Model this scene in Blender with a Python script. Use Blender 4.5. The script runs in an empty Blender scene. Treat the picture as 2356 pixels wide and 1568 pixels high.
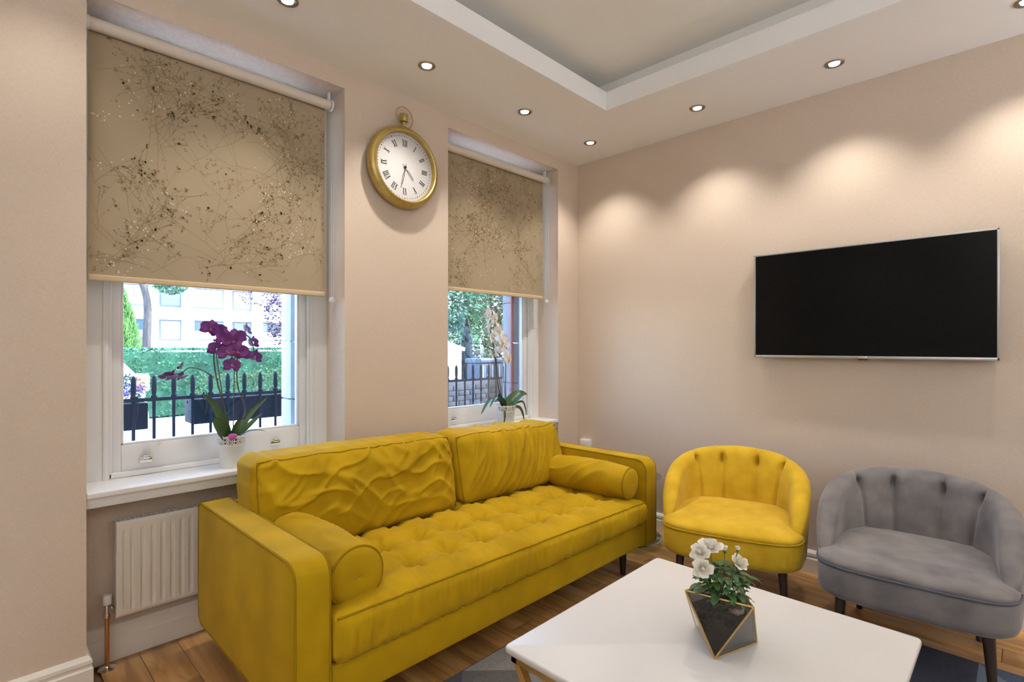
import bpy, math, random
from math import sin, cos, pi, sqrt, exp, radians
from mathutils import Vector, Matrix, noise
random.seed(7)
S = bpy.context.scene
COL = S.collection

# ------------------------------------------------------------------ camera
HEAD = radians(44.2)
CAM = (-3.2, -2.416, 1.238)
cd = bpy.data.cameras.new('camera'); cam = bpy.data.objects.new('camera', cd); COL.objects.link(cam)
cd.sensor_width = 36.0; cd.lens = 36.0 * 1209.0 / 2356.0
cd.shift_y = 11.0 / 2356.0
cd.clip_start = 0.05; cd.clip_end = 300
cam.location = CAM
cam.rotation_euler = (pi / 2, 0, HEAD - pi / 2)
S.camera = cam

# ------------------------------------------------------------------ sky, sun, exposure
w = bpy.data.worlds.new('sky'); S.world = w; w.use_nodes = True
wn = w.node_tree; bg = wn.nodes['Background']
sky = wn.nodes.new('ShaderNodeTexSky'); sky.sky_type = 'NISHITA'; sky.sun_disc = False
sky.sun_elevation = radians(52); sky.sun_rotation = radians(120); sky.air_density = 1.0; sky.dust_density = 1.5; sky.ozone_density = 2.0
wn.links.new(sky.outputs[0], bg.inputs[0]); bg.inputs[1].default_value = 2.9
sd = bpy.data.lights.new('sun', 'SUN'); sd.energy = 13.0; sd.angle = radians(0.6); sd.color = (1.0, 0.97, 0.92)
sun = bpy.data.objects.new('sun', sd); COL.objects.link(sun)
sun.rotation_euler = Vector((-0.62, 0.36, -0.76)).to_track_quat('-Z', 'Y').to_euler()
LAMP = 37.0                       # watts of one ceiling downlight
FILL_LIGHT = 38.0  # watts of one added fill uplighter
LAMPCOL = (1.0, 0.925, 0.83)
S.view_settings.view_transform = 'Standard'; S.view_settings.look = 'None'
S.view_settings.gamma = 1.0; S.view_settings.use_curve_mapping = False
S.view_settings.exposure = 0.0
try:
    S.cycles.max_bounces = 10; S.cycles.diffuse_bounces = 6; S.cycles.transparent_max_bounces = 12
    S.cycles.sample_clamp_indirect = 6.0; S.cycles.caustics_reflective = False; S.cycles.caustics_refractive = False
except Exception:
    pass

# ------------------------------------------------------------------ material helpers
def M(name, col, rough=0.5, metal=0.0, sheen=0.0, sheen_col=None, sheen_rough=0.4, spec=0.5, coat=0.0, emit=None, estr=1.0,
      var=None, bump=None, objvar=0.0, vscale=(1, 1, 1), col2=None, trans=0.0):
    m = bpy.data.materials.new(name); m.use_nodes = True
    nt = m.node_tree; b = nt.nodes['Principled BSDF']
    c = (*col, 1)
    b.inputs['Base Color'].default_value = c
    b.inputs['Roughness'].default_value = rough; b.inputs['Metallic'].default_value = metal
    b.inputs['Specular IOR Level'].default_value = spec
    b.inputs['Sheen Weight'].default_value = sheen; b.inputs['Sheen Roughness'].default_value = sheen_rough
    if sheen_col: b.inputs['Sheen Tint'].default_value = (*sheen_col, 1)
    b.inputs['Coat Weight'].default_value = coat
    b.inputs['Transmission Weight'].default_value = trans
    if emit:
        b.inputs['Emission Color'].default_value = (*emit, 1); b.inputs['Emission Strength'].default_value = estr
    tc = nt.nodes.new('ShaderNodeTexCoord')
    mp = nt.nodes.new('ShaderNodeMapping'); mp.inputs['Scale'].default_value = vscale
    nt.links.new(tc.outputs['Object'], mp.inputs['Vector'])
    src = None
    if var:
        sc, amt = var[0], var[1]
        n = nt.nodes.new('ShaderNodeTexNoise'); n.inputs['Scale'].default_value = sc
        n.inputs['Detail'].default_value = var[2] if len(var) > 2 else 4
        nt.links.new(mp.outputs[0], n.inputs['Vector'])
        r = nt.nodes.new('ShaderNodeValToRGB')
        r.color_ramp.elements[0].position = 0.3; r.color_ramp.elements[1].position = 0.7
        d = col2 if col2 else tuple(x * (1 - amt) for x in col)
        r.color_ramp.elements[0].color = (*d, 1)
        r.color_ramp.elements[1].color = (*[min(1, x * (1 + (0 if col2 else amt * .5))) for x in col], 1)
        nt.links.new(n.outputs['Fac'], r.inputs[0]); src = r.outputs[0]
    if objvar:
        oi = nt.nodes.new('ShaderNodeObjectInfo')
        mr = nt.nodes.new('ShaderNodeMapRange'); mr.inputs[3].default_value = 1 - objvar; mr.inputs[4].default_value = 1 + objvar
        nt.links.new(oi.outputs['Random'], mr.inputs[0])
        hv = nt.nodes.new('ShaderNodeHueSaturation'); hv.inputs['Color'].default_value = c
        nt.links.new(mr.outputs[0], hv.inputs['Value'])
        if src: nt.links.new(src, hv.inputs['Color'])
        src = hv.outputs[0]
    if src: nt.links.new(src, b.inputs['Base Color'])
    if bump:
        n2 = nt.nodes.new('ShaderNodeTexNoise'); n2.inputs['Scale'].default_value = bump[0]; n2.inputs['Detail'].default_value = 3
        nt.links.new(mp.outputs[0], n2.inputs['Vector'])
        bp = nt.nodes.new('ShaderNodeBump'); bp.inputs['Strength'].default_value = bump[1]; bp.inputs['Distance'].default_value = bump[2] if len(bump) > 2 else .002
        nt.links.new(n2.outputs['Fac'], bp.inputs['Height']); nt.links.new(bp.outputs[0], b.inputs['Normal'])
    return m

def glass_mat(name, tint=(1, 1, 1), refl=0.06, rough=0.0):
    m = bpy.data.materials.new(name); m.use_nodes = True; nt = m.node_tree
    nt.nodes.remove(nt.nodes['Principled BSDF']); out = nt.nodes['Material Output']
    t = nt.nodes.new('ShaderNodeBsdfTransparent'); t.inputs[0].default_value = (*tint, 1)
    g = nt.nodes.new('ShaderNodeBsdfGlossy'); g.inputs['Roughness'].default_value = rough
    lw = nt.nodes.new('ShaderNodeFresnel'); lw.inputs['IOR'].default_value = 1.45
    ad = nt.nodes.new('ShaderNodeMath'); ad.operation = 'MULTIPLY'; ad.inputs[1].default_value = refl / 0.04
    cl = nt.nodes.new('ShaderNodeMath'); cl.operation = 'MINIMUM'; cl.inputs[1].default_value = 0.9
    mx = nt.nodes.new('ShaderNodeMixShader')
    nt.links.new(lw.outputs[0], ad.inputs[0]); nt.links.new(ad.outputs[0], cl.inputs[0]); nt.links.new(cl.outputs[0], mx.inputs[0])
    nt.links.new(t.outputs[0], mx.inputs[1]); nt.links.new(g.outputs[0], mx.inputs[2]); nt.links.new(mx.outputs[0], out.inputs[0])
    return m

def wallpaper_mat(name, col):
    m = bpy.data.materials.new(name); m.use_nodes = True; nt = m.node_tree; b = nt.nodes['Principled BSDF']
    b.inputs['Roughness'].default_value = 0.62; b.inputs['Specular IOR Level'].default_value = 0.3
    tc = nt.nodes.new('ShaderNodeTexCoord'); outs = []
    for sc in ((900, 900, 60), (60, 60, 900)):          # upright and level threads
        mp = nt.nodes.new('ShaderNodeMapping'); mp.inputs['Scale'].default_value = sc
        n = nt.nodes.new('ShaderNodeTexNoise'); n.inputs['Scale'].default_value = 1.0; n.inputs['Detail'].default_value = 2
        nt.links.new(tc.outputs['Object'], mp.inputs[0]); nt.links.new(mp.outputs[0], n.inputs['Vector']); outs.append(n.outputs['Fac'])
    a = nt.nodes.new('ShaderNodeMath'); a.operation = 'ADD'; nt.links.new(outs[0], a.inputs[0]); nt.links.new(outs[1], a.inputs[1])
    r = nt.nodes.new('ShaderNodeMapRange'); r.inputs[1].default_value = .65; r.inputs[2].default_value = 1.35
    nt.links.new(a.outputs[0], r.inputs[0])
    mx = nt.nodes.new('ShaderNodeMix'); mx.data_type = 'RGBA'
    mx.inputs[6].default_value = (*[c * .87 for c in col], 1); mx.inputs[7].default_value = (*[min(1, c * 1.08) for c in col], 1)
    nt.links.new(r.outputs[0], mx.inputs[0]); nt.links.new(mx.outputs[2], b.inputs['Base Color'])
    bp = nt.nodes.new('ShaderNodeBump'); bp.inputs['Strength'].default_value = .35; bp.inputs['Distance'].default_value = .0015
    nt.links.new(a.outputs[0], bp.inputs['Height']); nt.links.new(bp.outputs[0], b.inputs['Normal'])
    return m

def velvet_mat(name, deep, light, sheen=.5, scale=9, tint=None):
    """velvet: nap brushed in soft patches, sheen at grazing angles"""
    m = M(name, light, rough=.85, sheen=sheen, sheen_col=tint or light, sheen_rough=.35, spec=.15, var=(scale, 0, 5), col2=deep, bump=(420, .25, .0006))
    return m

def fabric_mat(name, col, translucent=.22):
    m = bpy.data.materials.new(name); m.use_nodes = True; nt = m.node_tree
    b = nt.nodes['Principled BSDF']; out = nt.nodes['Material Output']
    b.inputs['Base Color'].default_value = (*col, 1); b.inputs['Roughness'].default_value = .75; b.inputs['Sheen Weight'].default_value = .1
    tc = nt.nodes.new('ShaderNodeTexCoord'); mp = nt.nodes.new('ShaderNodeMapping'); mp.inputs['Scale'].default_value = (600, 1, 600)
    n = nt.nodes.new('ShaderNodeTexNoise'); n.inputs['Scale'].default_value = 1
    nt.links.new(tc.outputs['Object'], mp.inputs[0]); nt.links.new(mp.outputs[0], n.inputs['Vector'])
    bp = nt.nodes.new('ShaderNodeBump'); bp.inputs['Strength'].default_value = .15; bp.inputs['Distance'].default_value = .001
    nt.links.new(n.outputs['Fac'], bp.inputs['Height']); nt.links.new(bp.outputs[0], b.inputs['Normal'])
    t = nt.nodes.new('ShaderNodeBsdfTranslucent'); t.inputs[0].default_value = (*col, 1)
    mx = nt.nodes.new('ShaderNodeMixShader'); mx.inputs[0].default_value = translucent
    nt.links.new(b.outputs[0], mx.inputs[1]); nt.links.new(t.outputs[0], mx.inputs[2]); nt.links.new(mx.outputs[0], out.inputs[0])
    return m

def wood_mat(name, c1, c2, scale=(30, 2.2, 30), rough=.32, objvar=.22):
    m = bpy.data.materials.new(name); m.use_nodes = True; nt = m.node_tree; b = nt.nodes['Principled BSDF']
    b.inputs['Roughness'].default_value = rough
    tc = nt.nodes.new('ShaderNodeTexCoord'); oi = nt.nodes.new('ShaderNodeObjectInfo')
    ad = nt.nodes.new('ShaderNodeVectorMath'); ad.operation = 'ADD'
    ml = nt.nodes.new('ShaderNodeMath'); ml.operation = 'MULTIPLY'; ml.inputs[1].default_value = 17.0
    nt.links.new(oi.outputs['Random'], ml.inputs[0])
    nt.links.new(tc.outputs['Object'], ad.inputs[0]); nt.links.new(ml.outputs[0], ad.inputs[1])
    mp = nt.nodes.new('ShaderNodeMapping'); mp.inputs['Scale'].default_value = scale; nt.links.new(ad.outputs[0], mp.inputs[0])
    n = nt.nodes.new('ShaderNodeTexNoise'); n.inputs['Scale'].default_value = 1.0; n.inputs['Detail'].default_value = 6; n.inputs['Distortion'].default_value = .6
    nt.links.new(mp.outputs[0], n.inputs['Vector'])
    r = nt.nodes.new('ShaderNodeValToRGB'); r.color_ramp.elements[0].position = .32; r.color_ramp.elements[1].position = .68
    r.color_ramp.elements[0].color = (*c1, 1); r.color_ramp.elements[1].color = (*c2, 1); nt.links.new(n.outputs['Fac'], r.inputs[0])
    hv = nt.nodes.new('ShaderNodeHueSaturation'); mr = nt.nodes.new('ShaderNodeMapRange'); mr.inputs[3].default_value = 1 - objvar; mr.inputs[4].default_value = 1 + objvar
    nt.links.new(oi.outputs['Random'], mr.inputs[0]); nt.links.new(mr.outputs[0], hv.inputs['Value']); nt.links.new(r.outputs[0], hv.inputs['Color'])
    nt.links.new(hv.outputs[0], b.inputs['Base Color'])
    bp = nt.nodes.new('ShaderNodeBump'); bp.inputs['Strength'].default_value = .12; bp.inputs['Distance'].default_value = .001
    nt.links.new(n.outputs['Fac'], bp.inputs['Height']); nt.links.new(bp.outputs[0], b.inputs['Normal'])
    return m

# ------------------------------------------------------------------ mesh helpers
def chain_loc(p):
    v = Vector((0, 0, 0))
    while p is not None: v += p.location; p = p.parent
    return v

class MB:
    def __init__(s): s.v = []; s.f = []; s.mi = []
    def add(s, vs, fs, mi=0):
        o = len(s.v); s.v += [tuple(p) for p in vs]; s.f += [tuple(i + o for i in f) for f in fs]; s.mi += [mi] * len(fs); return s
    def box(s, x0, x1, y0, y1, z0, z1, mi=0):
        return s.add([(x0, y0, z0), (x1, y0, z0), (x1, y1, z0), (x0, y1, z0), (x0, y0, z1), (x1, y0, z1), (x1, y1, z1), (x0, y1, z1)],
                     [(0, 3, 2, 1), (4, 5, 6, 7), (0, 1, 5, 4), (1, 2, 6, 5), (2, 3, 7, 6), (3, 0, 4, 7)], mi)
    def rbox(s, x0, x1, y0, y1, z0, z1, r, seg=2, nx=1, ny=1, nz=1, fn=None, mi=0):
        """box with rounded edges; fn(p, n) may move every vertex"""
        hx, hy, hz = (x1 - x0) / 2, (y1 - y0) / 2, (z1 - z0) / 2; c = ((x0 + x1) / 2, (y0 + y1) / 2, (z0 + z1) / 2)
        def ax(h, n):
            q = [h - r + r * math.tan(pi / 4 * i / seg) for i in range(seg + 1)]
            inn = [-(h - r) + 2 * (h - r) * i / n for i in range(n + 1)]
            return [-t for t in reversed(q[1:])] + inn + q[1:]
        A = [ax(hx, nx), ax(hy, ny), ax(hz, nz)]; H = (hx, hy, hz)
        idx = {}; vs = []; fs = []
        def vert(i, j, k):
            key = (i, j, k)
            if key in idx: return idx[key]
            p = [A[0][i], A[1][j], A[2][k]]
            inner = [max(-(H[t] - r), min(H[t] - r, p[t])) for t in range(3)]
            d = Vector([p[t] - inner[t] for t in range(3)])
            n = d.normalized() if d.length > 1e-9 else Vector((0, 0, 1))
            q = Vector(inner) + n * r + Vector(c)
            if fn: q = fn(q, n)
            idx[key] = len(vs); vs.append(tuple(q)); return idx[key]
        N = [len(a) - 1 for a in A]
        for k in (0, N[2]):
            for i in range(N[0]):
                for j in range(N[1]):
                    f = [vert(i, j, k), vert(i + 1, j, k), vert(i + 1, j + 1, k), vert(i, j + 1, k)]
                    fs.append(f if k else f[::-1])
        for j in (0, N[1]):
            for i in range(N[0]):
                for k in range(N[2]):
                    f = [vert(i, j, k), vert(i + 1, j, k), vert(i + 1, j, k + 1), vert(i, j, k + 1)]
                    fs.append(f[::-1] if j else f)
        for i in (0, N[0]):
            for j in range(N[1]):
                for k in range(N[2]):
                    f = [vert(i, j, k), vert(i, j + 1, k), vert(i, j + 1, k + 1), vert(i, j, k + 1)]
                    fs.append(f if i else f[::-1])
        return s.add(vs, fs, mi)
    def tube(s, path, r, n=8, closed=False, caps=True, mi=0):
        P = [Vector(p) for p in path]; L = len(P); R = r if isinstance(r, (list, tuple)) else [r] * L
        vs = []; fs = []; up = None
        for i, p in enumerate(P):
            if closed: d = P[(i + 1) % L] - P[i - 1]
            else: d = P[min(i + 1, L - 1)] - P[max(i - 1, 0)]
            d = d.normalized() if d.length > 1e-9 else Vector((0, 0, 1))
            if up is None:
                up = Vector((0, 0, 1)) if abs(d.z) < .9 else Vector((1, 0, 0))
            a = d.cross(up)
            a = a.normalized() if a.length > 1e-6 else d.orthogonal().normalized()
            b = a.cross(d).normalized(); up = b
            for k in range(n):
                t = 2 * pi * k / n; vs.append(p + a * (cos(t) * R[i]) + b * (sin(t) * R[i]))
        for i in range(L if closed else L - 1):
            for k in range(n):
                a0 = i * n + k; a1 = i * n + (k + 1) % n; j = (i + 1) % L
                fs.append((a0, a1, j * n + (k + 1) % n, j * n + k))
        if caps and not closed:
            fs.append(tuple(range(n))[::-1]); fs.append(tuple((L - 1) * n + k for k in range(n)))
        return s.add(vs, fs, mi)
    def lathe(s, prof, c=(0, 0, 0), n=32, axis='z', mi=0, cap=True):
        vs = []; fs = []
        for (r, h) in prof:
            for k in range(n):
                t = 2 * pi * k / n; a, b = r * cos(t), r * sin(t)
                if axis == 'z': q = (a, b, h)
                elif axis == 'y': q = (a, -h, b)
                else: q = (h, a, b)
                vs.append((q[0] + c[0], q[1] + c[1], q[2] + c[2]))
        for i in range(len(prof) - 1):
            for k in range(n):
                fs.append((i * n + k, i * n + (k + 1) % n, (i + 1) * n + (k + 1) % n, (i + 1) * n + k))
        if cap:
            fs.append(tuple(range(n))[::-1]); fs.append(tuple((len(prof) - 1) * n + k for k in range(n)))
        return s.add(vs, fs, mi)
    def grid(s, nu, nv, fn, mi=0, wrap=False):
        vs = [fn(i / nu, j / nv) for j in range(nv + 1) for i in range(nu + (0 if wrap else 1))]
        W = nu if wrap else nu + 1; fs = []
        for j in range(nv):
            for i in range(nu):
                a = j * W + i; b = j * W + (i + 1) % W; fs.append((a, b, b + W, a + W))
        return s.add(vs, fs, mi)
    def build(s, name, mat, parent=None, smooth=35, world=True):
        me = bpy.data.meshes.new(name)
        off = chain_loc(parent) if (world and parent is not None) else Vector((0, 0, 0))
        me.from_pydata([(p[0] - off.x, p[1] - off.y, p[2] - off.z) for p in s.v], [], s.f)
        mats = mat if isinstance(mat, (list, tuple)) else [mat]
        for m in mats: me.materials.append(m)
        if len(mats) > 1: me.polygons.foreach_set('material_index', s.mi)
        if smooth:
            me.polygons.foreach_set('use_smooth', [True] * len(me.polygons))
            me.update()
            if smooth < 180: me.set_sharp_from_angle(angle=radians(smooth))
        me.update()
        o = bpy.data.objects.new(name, me); COL.objects.link(o)
        if parent is not None: o.parent = parent
        return o

def inst(src, parent, loc, rot=(0, 0, 0), scale=(1, 1, 1), world=True):
    o = src.copy(); COL.objects.link(o); o.parent = parent
    off = chain_loc(parent) if (world and parent is not None) else Vector((0, 0, 0))
    o.location = Vector(loc) - off; o.rotation_euler = rot; o.scale = scale
    return o
def tag(o, label, cat, group=None, kind=None):
    o['label'] = label; o['category'] = cat
    if group: o['group'] = group
    if kind: o['kind'] = kind
    return o
def thing(name, label, cat, loc=(0, 0, 0), rz=0, group=None, kind=None):
    o = bpy.data.objects.new(name, None); COL.objects.link(o); o.empty_display_size = .05
    o.location = loc; o.rotation_euler = (0, 0, rz)
    return tag(o, label, cat, group, kind)
def struct(o, label=None, cat=None):
    o['kind'] = 'structure'
    if label: o['label'] = label
    if cat: o['category'] = cat
    return o
def bez(p0, p1, p2, p3, n=10):
    out = []
    for i in range(n + 1):
        t = i / n; u = 1 - t
        out.append(tuple(u**3 * a + 3 * u * u * t * b + 3 * u * t * t * c + t**3 * d for a, b, c, d in zip(p0, p1, p2, p3)))
    return out
def catmull(P, n=6):
    P = [Vector(p) for p in P]; out = []
    for i in range(len(P) - 1):
        a = P[max(i - 1, 0)]; b = P[i]; c = P[i + 1]; d = P[min(i + 2, len(P) - 1)]
        for k in range(n):
            t = k / n
            out.append(.5 * (2 * b + (c - a) * t + (2 * a - 5 * b + 4 * c - d) * t * t + (3 * b - a - 3 * c + d) * t**3))
    out.append(P[-1]); return out
# ------------------------------------------------------------------ materials
WP = wallpaper_mat('wallpaper', (.645, .538, .445))
WHITE = M('white_gloss_paint', (.78, .78, .78), rough=.3)
CEIL = M('ceiling_paint', (.90, .89, .89), rough=.8, spec=.2)
SKIRT = M('skirting_paint', (.80, .77, .72), rough=.35)
PANE = glass_mat('window_glass', (.97, .99, 1.0), .03)
CHROME = M('chrome', (.8, .8, .8), rough=.12, metal=1)
OAK = wood_mat('oak_floor', (.30, .145, .042), (.56, .315, .115))
STONE = M('painted_stone', (.42, .46, .52), rough=.8, var=(14, .12), bump=(60, .3))
GOLD = M('clock_gold', (.50, .375, .125), rough=.38, metal=.75, var=(30, .12))
BRASS = M('brass_frame', (.58, .38, .13), rough=.3, metal=.9)
BLACK = M('black_ink', (.012, .012, .012), rough=.5)
DIAL = M('dial_white', (.62, .61, .61), rough=.45)
BLIND = fabric_mat('blind_fabric', (.40, .32, .215), .14)
TUBE = M('blind_tube', (.66, .60, .54), rough=.5)
PLASTIC = M('white_plastic', (.75, .75, .74), rough=.35)
TWIG = M('twig_ink', (.25, .18, .08), rough=.5)
BLOSSOM = M('blossom_ink', (.68, .60, .48), rough=.4)
RADM = M('radiator_enamel', (.80, .75, .68), rough=.3)
COPPER = M('copper_pipe', (.55, .25, .11), rough=.3, metal=.9)
SILVER = M('tv_silver', (.55, .56, .58), rough=.32, metal=.8)
SCREEN = M('tv_screen', (.004, .004, .004), rough=.10, spec=.12)
NICKEL = M('downlight_nickel', (.30, .26, .22), rough=.3, metal=1)
BULB = M('downlight_bulb', (1, 1, 1), emit=(1.0, .93, .82), estr=9)

# ------------------------------------------------------------------ room shell
X0, Y0, H = -5.2, -5.2, 2.6
W1 = (-2.912, -1.908); W2 = (-1.253, -.237)
HEADZ = 2.516; SILL = .705; BACKY = .165
f = struct(MB().box(X0 - .15, .15, Y0 - .15, .42, -.12, -.012).build('floor', M('screed', (.12, .07, .03), rough=.9), smooth=0), 'oak strip floor of the sitting room', 'floor')
PW, PL = .13, .92
me0 = MB().rbox(-PW / 2 + .0008, PW / 2 - .0008, -PL / 2 + .0008, PL / 2 - .0008, -.012, 0, .0012, 1).build('plank', OAK)
first = True; rest = MB()
ncol = int(5.2 / PW) + 1
for i in range(ncol):
    x = -PW / 2 - i * PW
    offs = (i * .37) % 1 * PL
    y = .165 - offs + PL / 2
    while y > Y0 - PL / 2:
        a = max(y - PL / 2, Y0); b = min(y + PL / 2, .165 if (W1[0] < x < W1[1] or W2[0] < x < W2[1]) else .0)
        if b - a > .02:
            if x > -3.15 and y > -3.3:
                o = me0 if first else me0.copy()
                if not first: COL.objects.link(o)
                first = False
                o.parent = f; o.location = (x, (a + b) / 2, 0); o.scale = (1, (b - a) / PL, 1)
            else:
                rest.box(x - PW / 2 + .0008, x + PW / 2 - .0008, a + .0008, b - .0008, -.012, 0)
        y -= PL
rs = rest.build('bounce_tiles', M('bounce_tone', (.55, .53, .50), rough=.95, var=(200, .1)), f, smooth=0); rs['kind'] = 'stuff'  # unseen rear floor, a pale covering added to bounce light onto the ceiling

# window wall with two deep recesses (room side), and its outer leaf
m = MB()
for a, b in ((X0 - .15, W1[0]), (W1[1], W2[0]), (W2[1], .15)):
    m.box(a, b, 0, .305, -.05, H + .25)
for a, b in (W1, W2):
    m.box(a, b, 0, .305, HEADZ, H + .25)
    m.box(a, b, BACKY, .305, -.05, SILL - .02)
wl = struct(m.build('wall_left', WP, smooth=0), 'window wall papered in beige woven wallpaper', 'wall')
m = MB(); ZT = 3.4
OPEN = [(W1[0] + .115, W1[1] - .138), (W2[0] + .115, W2[1] - .138)]
m.box(-9, OPEN[0][0], .305, .43, -.4, ZT); m.box(OPEN[0][1] + .2, OPEN[1][0], .305, .43, -.4, ZT); m.box(OPEN[1][1] + .2, 6, .305, .43, -.4, ZT)
for a, b in OPEN:
    m.box(a, b + .2, .305, .43, 2.50, ZT); m.box(a, b + .2, .305, .43, -.4, .66)
m.box(-9, X0 - .15, 0, .305, -.4, ZT); m.box(.15, 6, 0, .305, -.4, ZT); m.box(X0 - .15, .15, .05, .305, H + .25, ZT)
wo = struct(m.build('wall_outer', STONE, smooth=0), 'painted stone outer face of the house', 'wall')
for a, b in OPEN:                                     # ashlar blocks of the outer reveal
    z = .66; k = 0
    while z < 2.49:
        h = min(.30, 2.50 - z)
        MB().rbox(b, b + .2, .307, .428, z + .003, z + h - .003, .004, 1).build('stone_block', STONE, wo); z += h
    MB().rbox(a - .02, b + .02, .275, .47, .655, .745, .006, 1).build('stone_sill', STONE, wo)

REAR = M('bounce_paint', (.62, .60, .57), rough=.85, spec=.2)  # unseen rear walls, made paler than the wallpaper to bounce light
wr = struct(MB().box(0, .15, Y0 - .15, 0, -.05, H + .25).build('wall_right', WP, smooth=0), 'television wall papered in beige woven wallpaper', 'wall')
struct(MB().box(X0 - .15, X0, Y0 - .15, 0, -.05, H + .25).build('wall_back', REAR, smooth=0), 'unseen wall opposite the television, made pale to bounce light', 'wall')
struct(MB().box(X0, 0, Y0 - .15, Y0, -.05, H + .25).build('wall_front', REAR, smooth=0), 'unseen wall opposite the windows, made pale to bounce light', 'wall')

# ceiling: dropped border, upstand lip, raised panel behind it
TX, TY, TX0, TY0 = -.64, -.685, -4.56, -4.51
m = MB()
m.box(X0, 0, TY, 0, H, H + .05); m.box(X0, 0, Y0, TY0, H, H + .05); m.box(TX, 0, TY0, TY, H, H + .05); m.box(X0, TX0, TY0, TY, H, H + .05)
ce = struct(m.build('ceiling', CEIL, smooth=0), 'white dropped ceiling border around a raised tray', 'ceiling')
LIP = M('lip_paint', (.90, .90, .91), rough=.6)
m = MB(); t = .025; e = .0015
m.box(TX0 - t, TX + t, TY - e, TY + t, H - e, H + .105); m.box(TX0 - t, TX + t, TY0 - t, TY0 + e, H - e, H + .105)
m.box(TX - e, TX + t, TY0, TY, H - e, H + .105); m.box(TX0 - t, TX0 + e, TY0, TY, H - e, H + .105)
m.build('tray_lip', LIP, ce, smooth=0)
m = MB(); z1 = H + .19
m.box(X0, 0, Y0, 0, z1, z1 + .06)
m.box(TX + .07, TX + .11, Y0, 0, H + .05, z1); m.box(X0, 0, TY + .14, TY + .18, H + .05, z1); m.box(TX0 - .11, TX0 - .07, Y0, 0, H + .05, z1); m.box(X0, 0, TY0 - .15, TY0 - .11, H + .05, z1)
m.build('raised_panel', M('tray_paint', (.86, .85, .82), rough=.85, spec=.2), ce, smooth=0)

# skirting boards: moulded profile run along a path
PROF = [(.0, 0), (.018, 0), (.018, .078), (.013, .086), (.013, .093), (.016, .098), (.015, .110), (.009, .119), (.006, .124), (.0, .124)]
def skirting(name, runs, prof=PROF, label='white moulded skirting board'):
    m = MB()
    for (ax, ay), (bx, by), (nx, ny), ea, eb in runs:       # wall line a->b, normal into the room, mitre extension at each end
        dx, dy = bx - ax, by - ay; L = sqrt(dx * dx + dy * dy); dx /= L; dy /= L; vs = []
        for (px, py, s, q) in ((ax, ay, -1, ea), (bx, by, 1, eb)):
            for o, z in prof: vs.append((px + nx * o + dx * s * q * o, py + ny * o + dy * s * q * o, z))
        n = len(prof); fs = [(i, (i + 1) % n, n + (i + 1) % n, n + i) for i in range(n)] + [tuple(range(n))[::-1], tuple(range(n, 2 * n))]
        m.add(vs, fs)
    return struct(m.build(name, SKIRT, smooth=0), label, 'skirting')
skirting('baseboard_left', [((X0, 0), (W1[0], 0), (0, -1), 0, 1), ((W1[0], 0), (W1[0], .165), (1, 0), 1, -1),
    ((W1[1], .165), (W1[1], 0), (-1, 0), -1, 1), ((W1[1], 0), (W2[0], 0), (0, -1), 1, 1), ((W2[1], 0), (0, 0), (0, -1), 1, -1)],
    label='white moulded skirting board of the window wall piers')
P2 = [(0, 0), (.016, 0), (.016, .085), (.012, .088), (.012, .138), (0, .142)]
skirting('baseboard_recess', [((W1[0], .165), (W1[1], .165), (0, -1), 0, 0), ((W2[0], .165), (W2[1], .165), (0, -1), 0, 0)], P2, 'pale skirting board under the windows behind the radiator')
skirting('baseboard_right', [((0, 0), (0, Y0), (-1, 0), -1, 0)], label='white moulded skirting board under the television wall')

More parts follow.
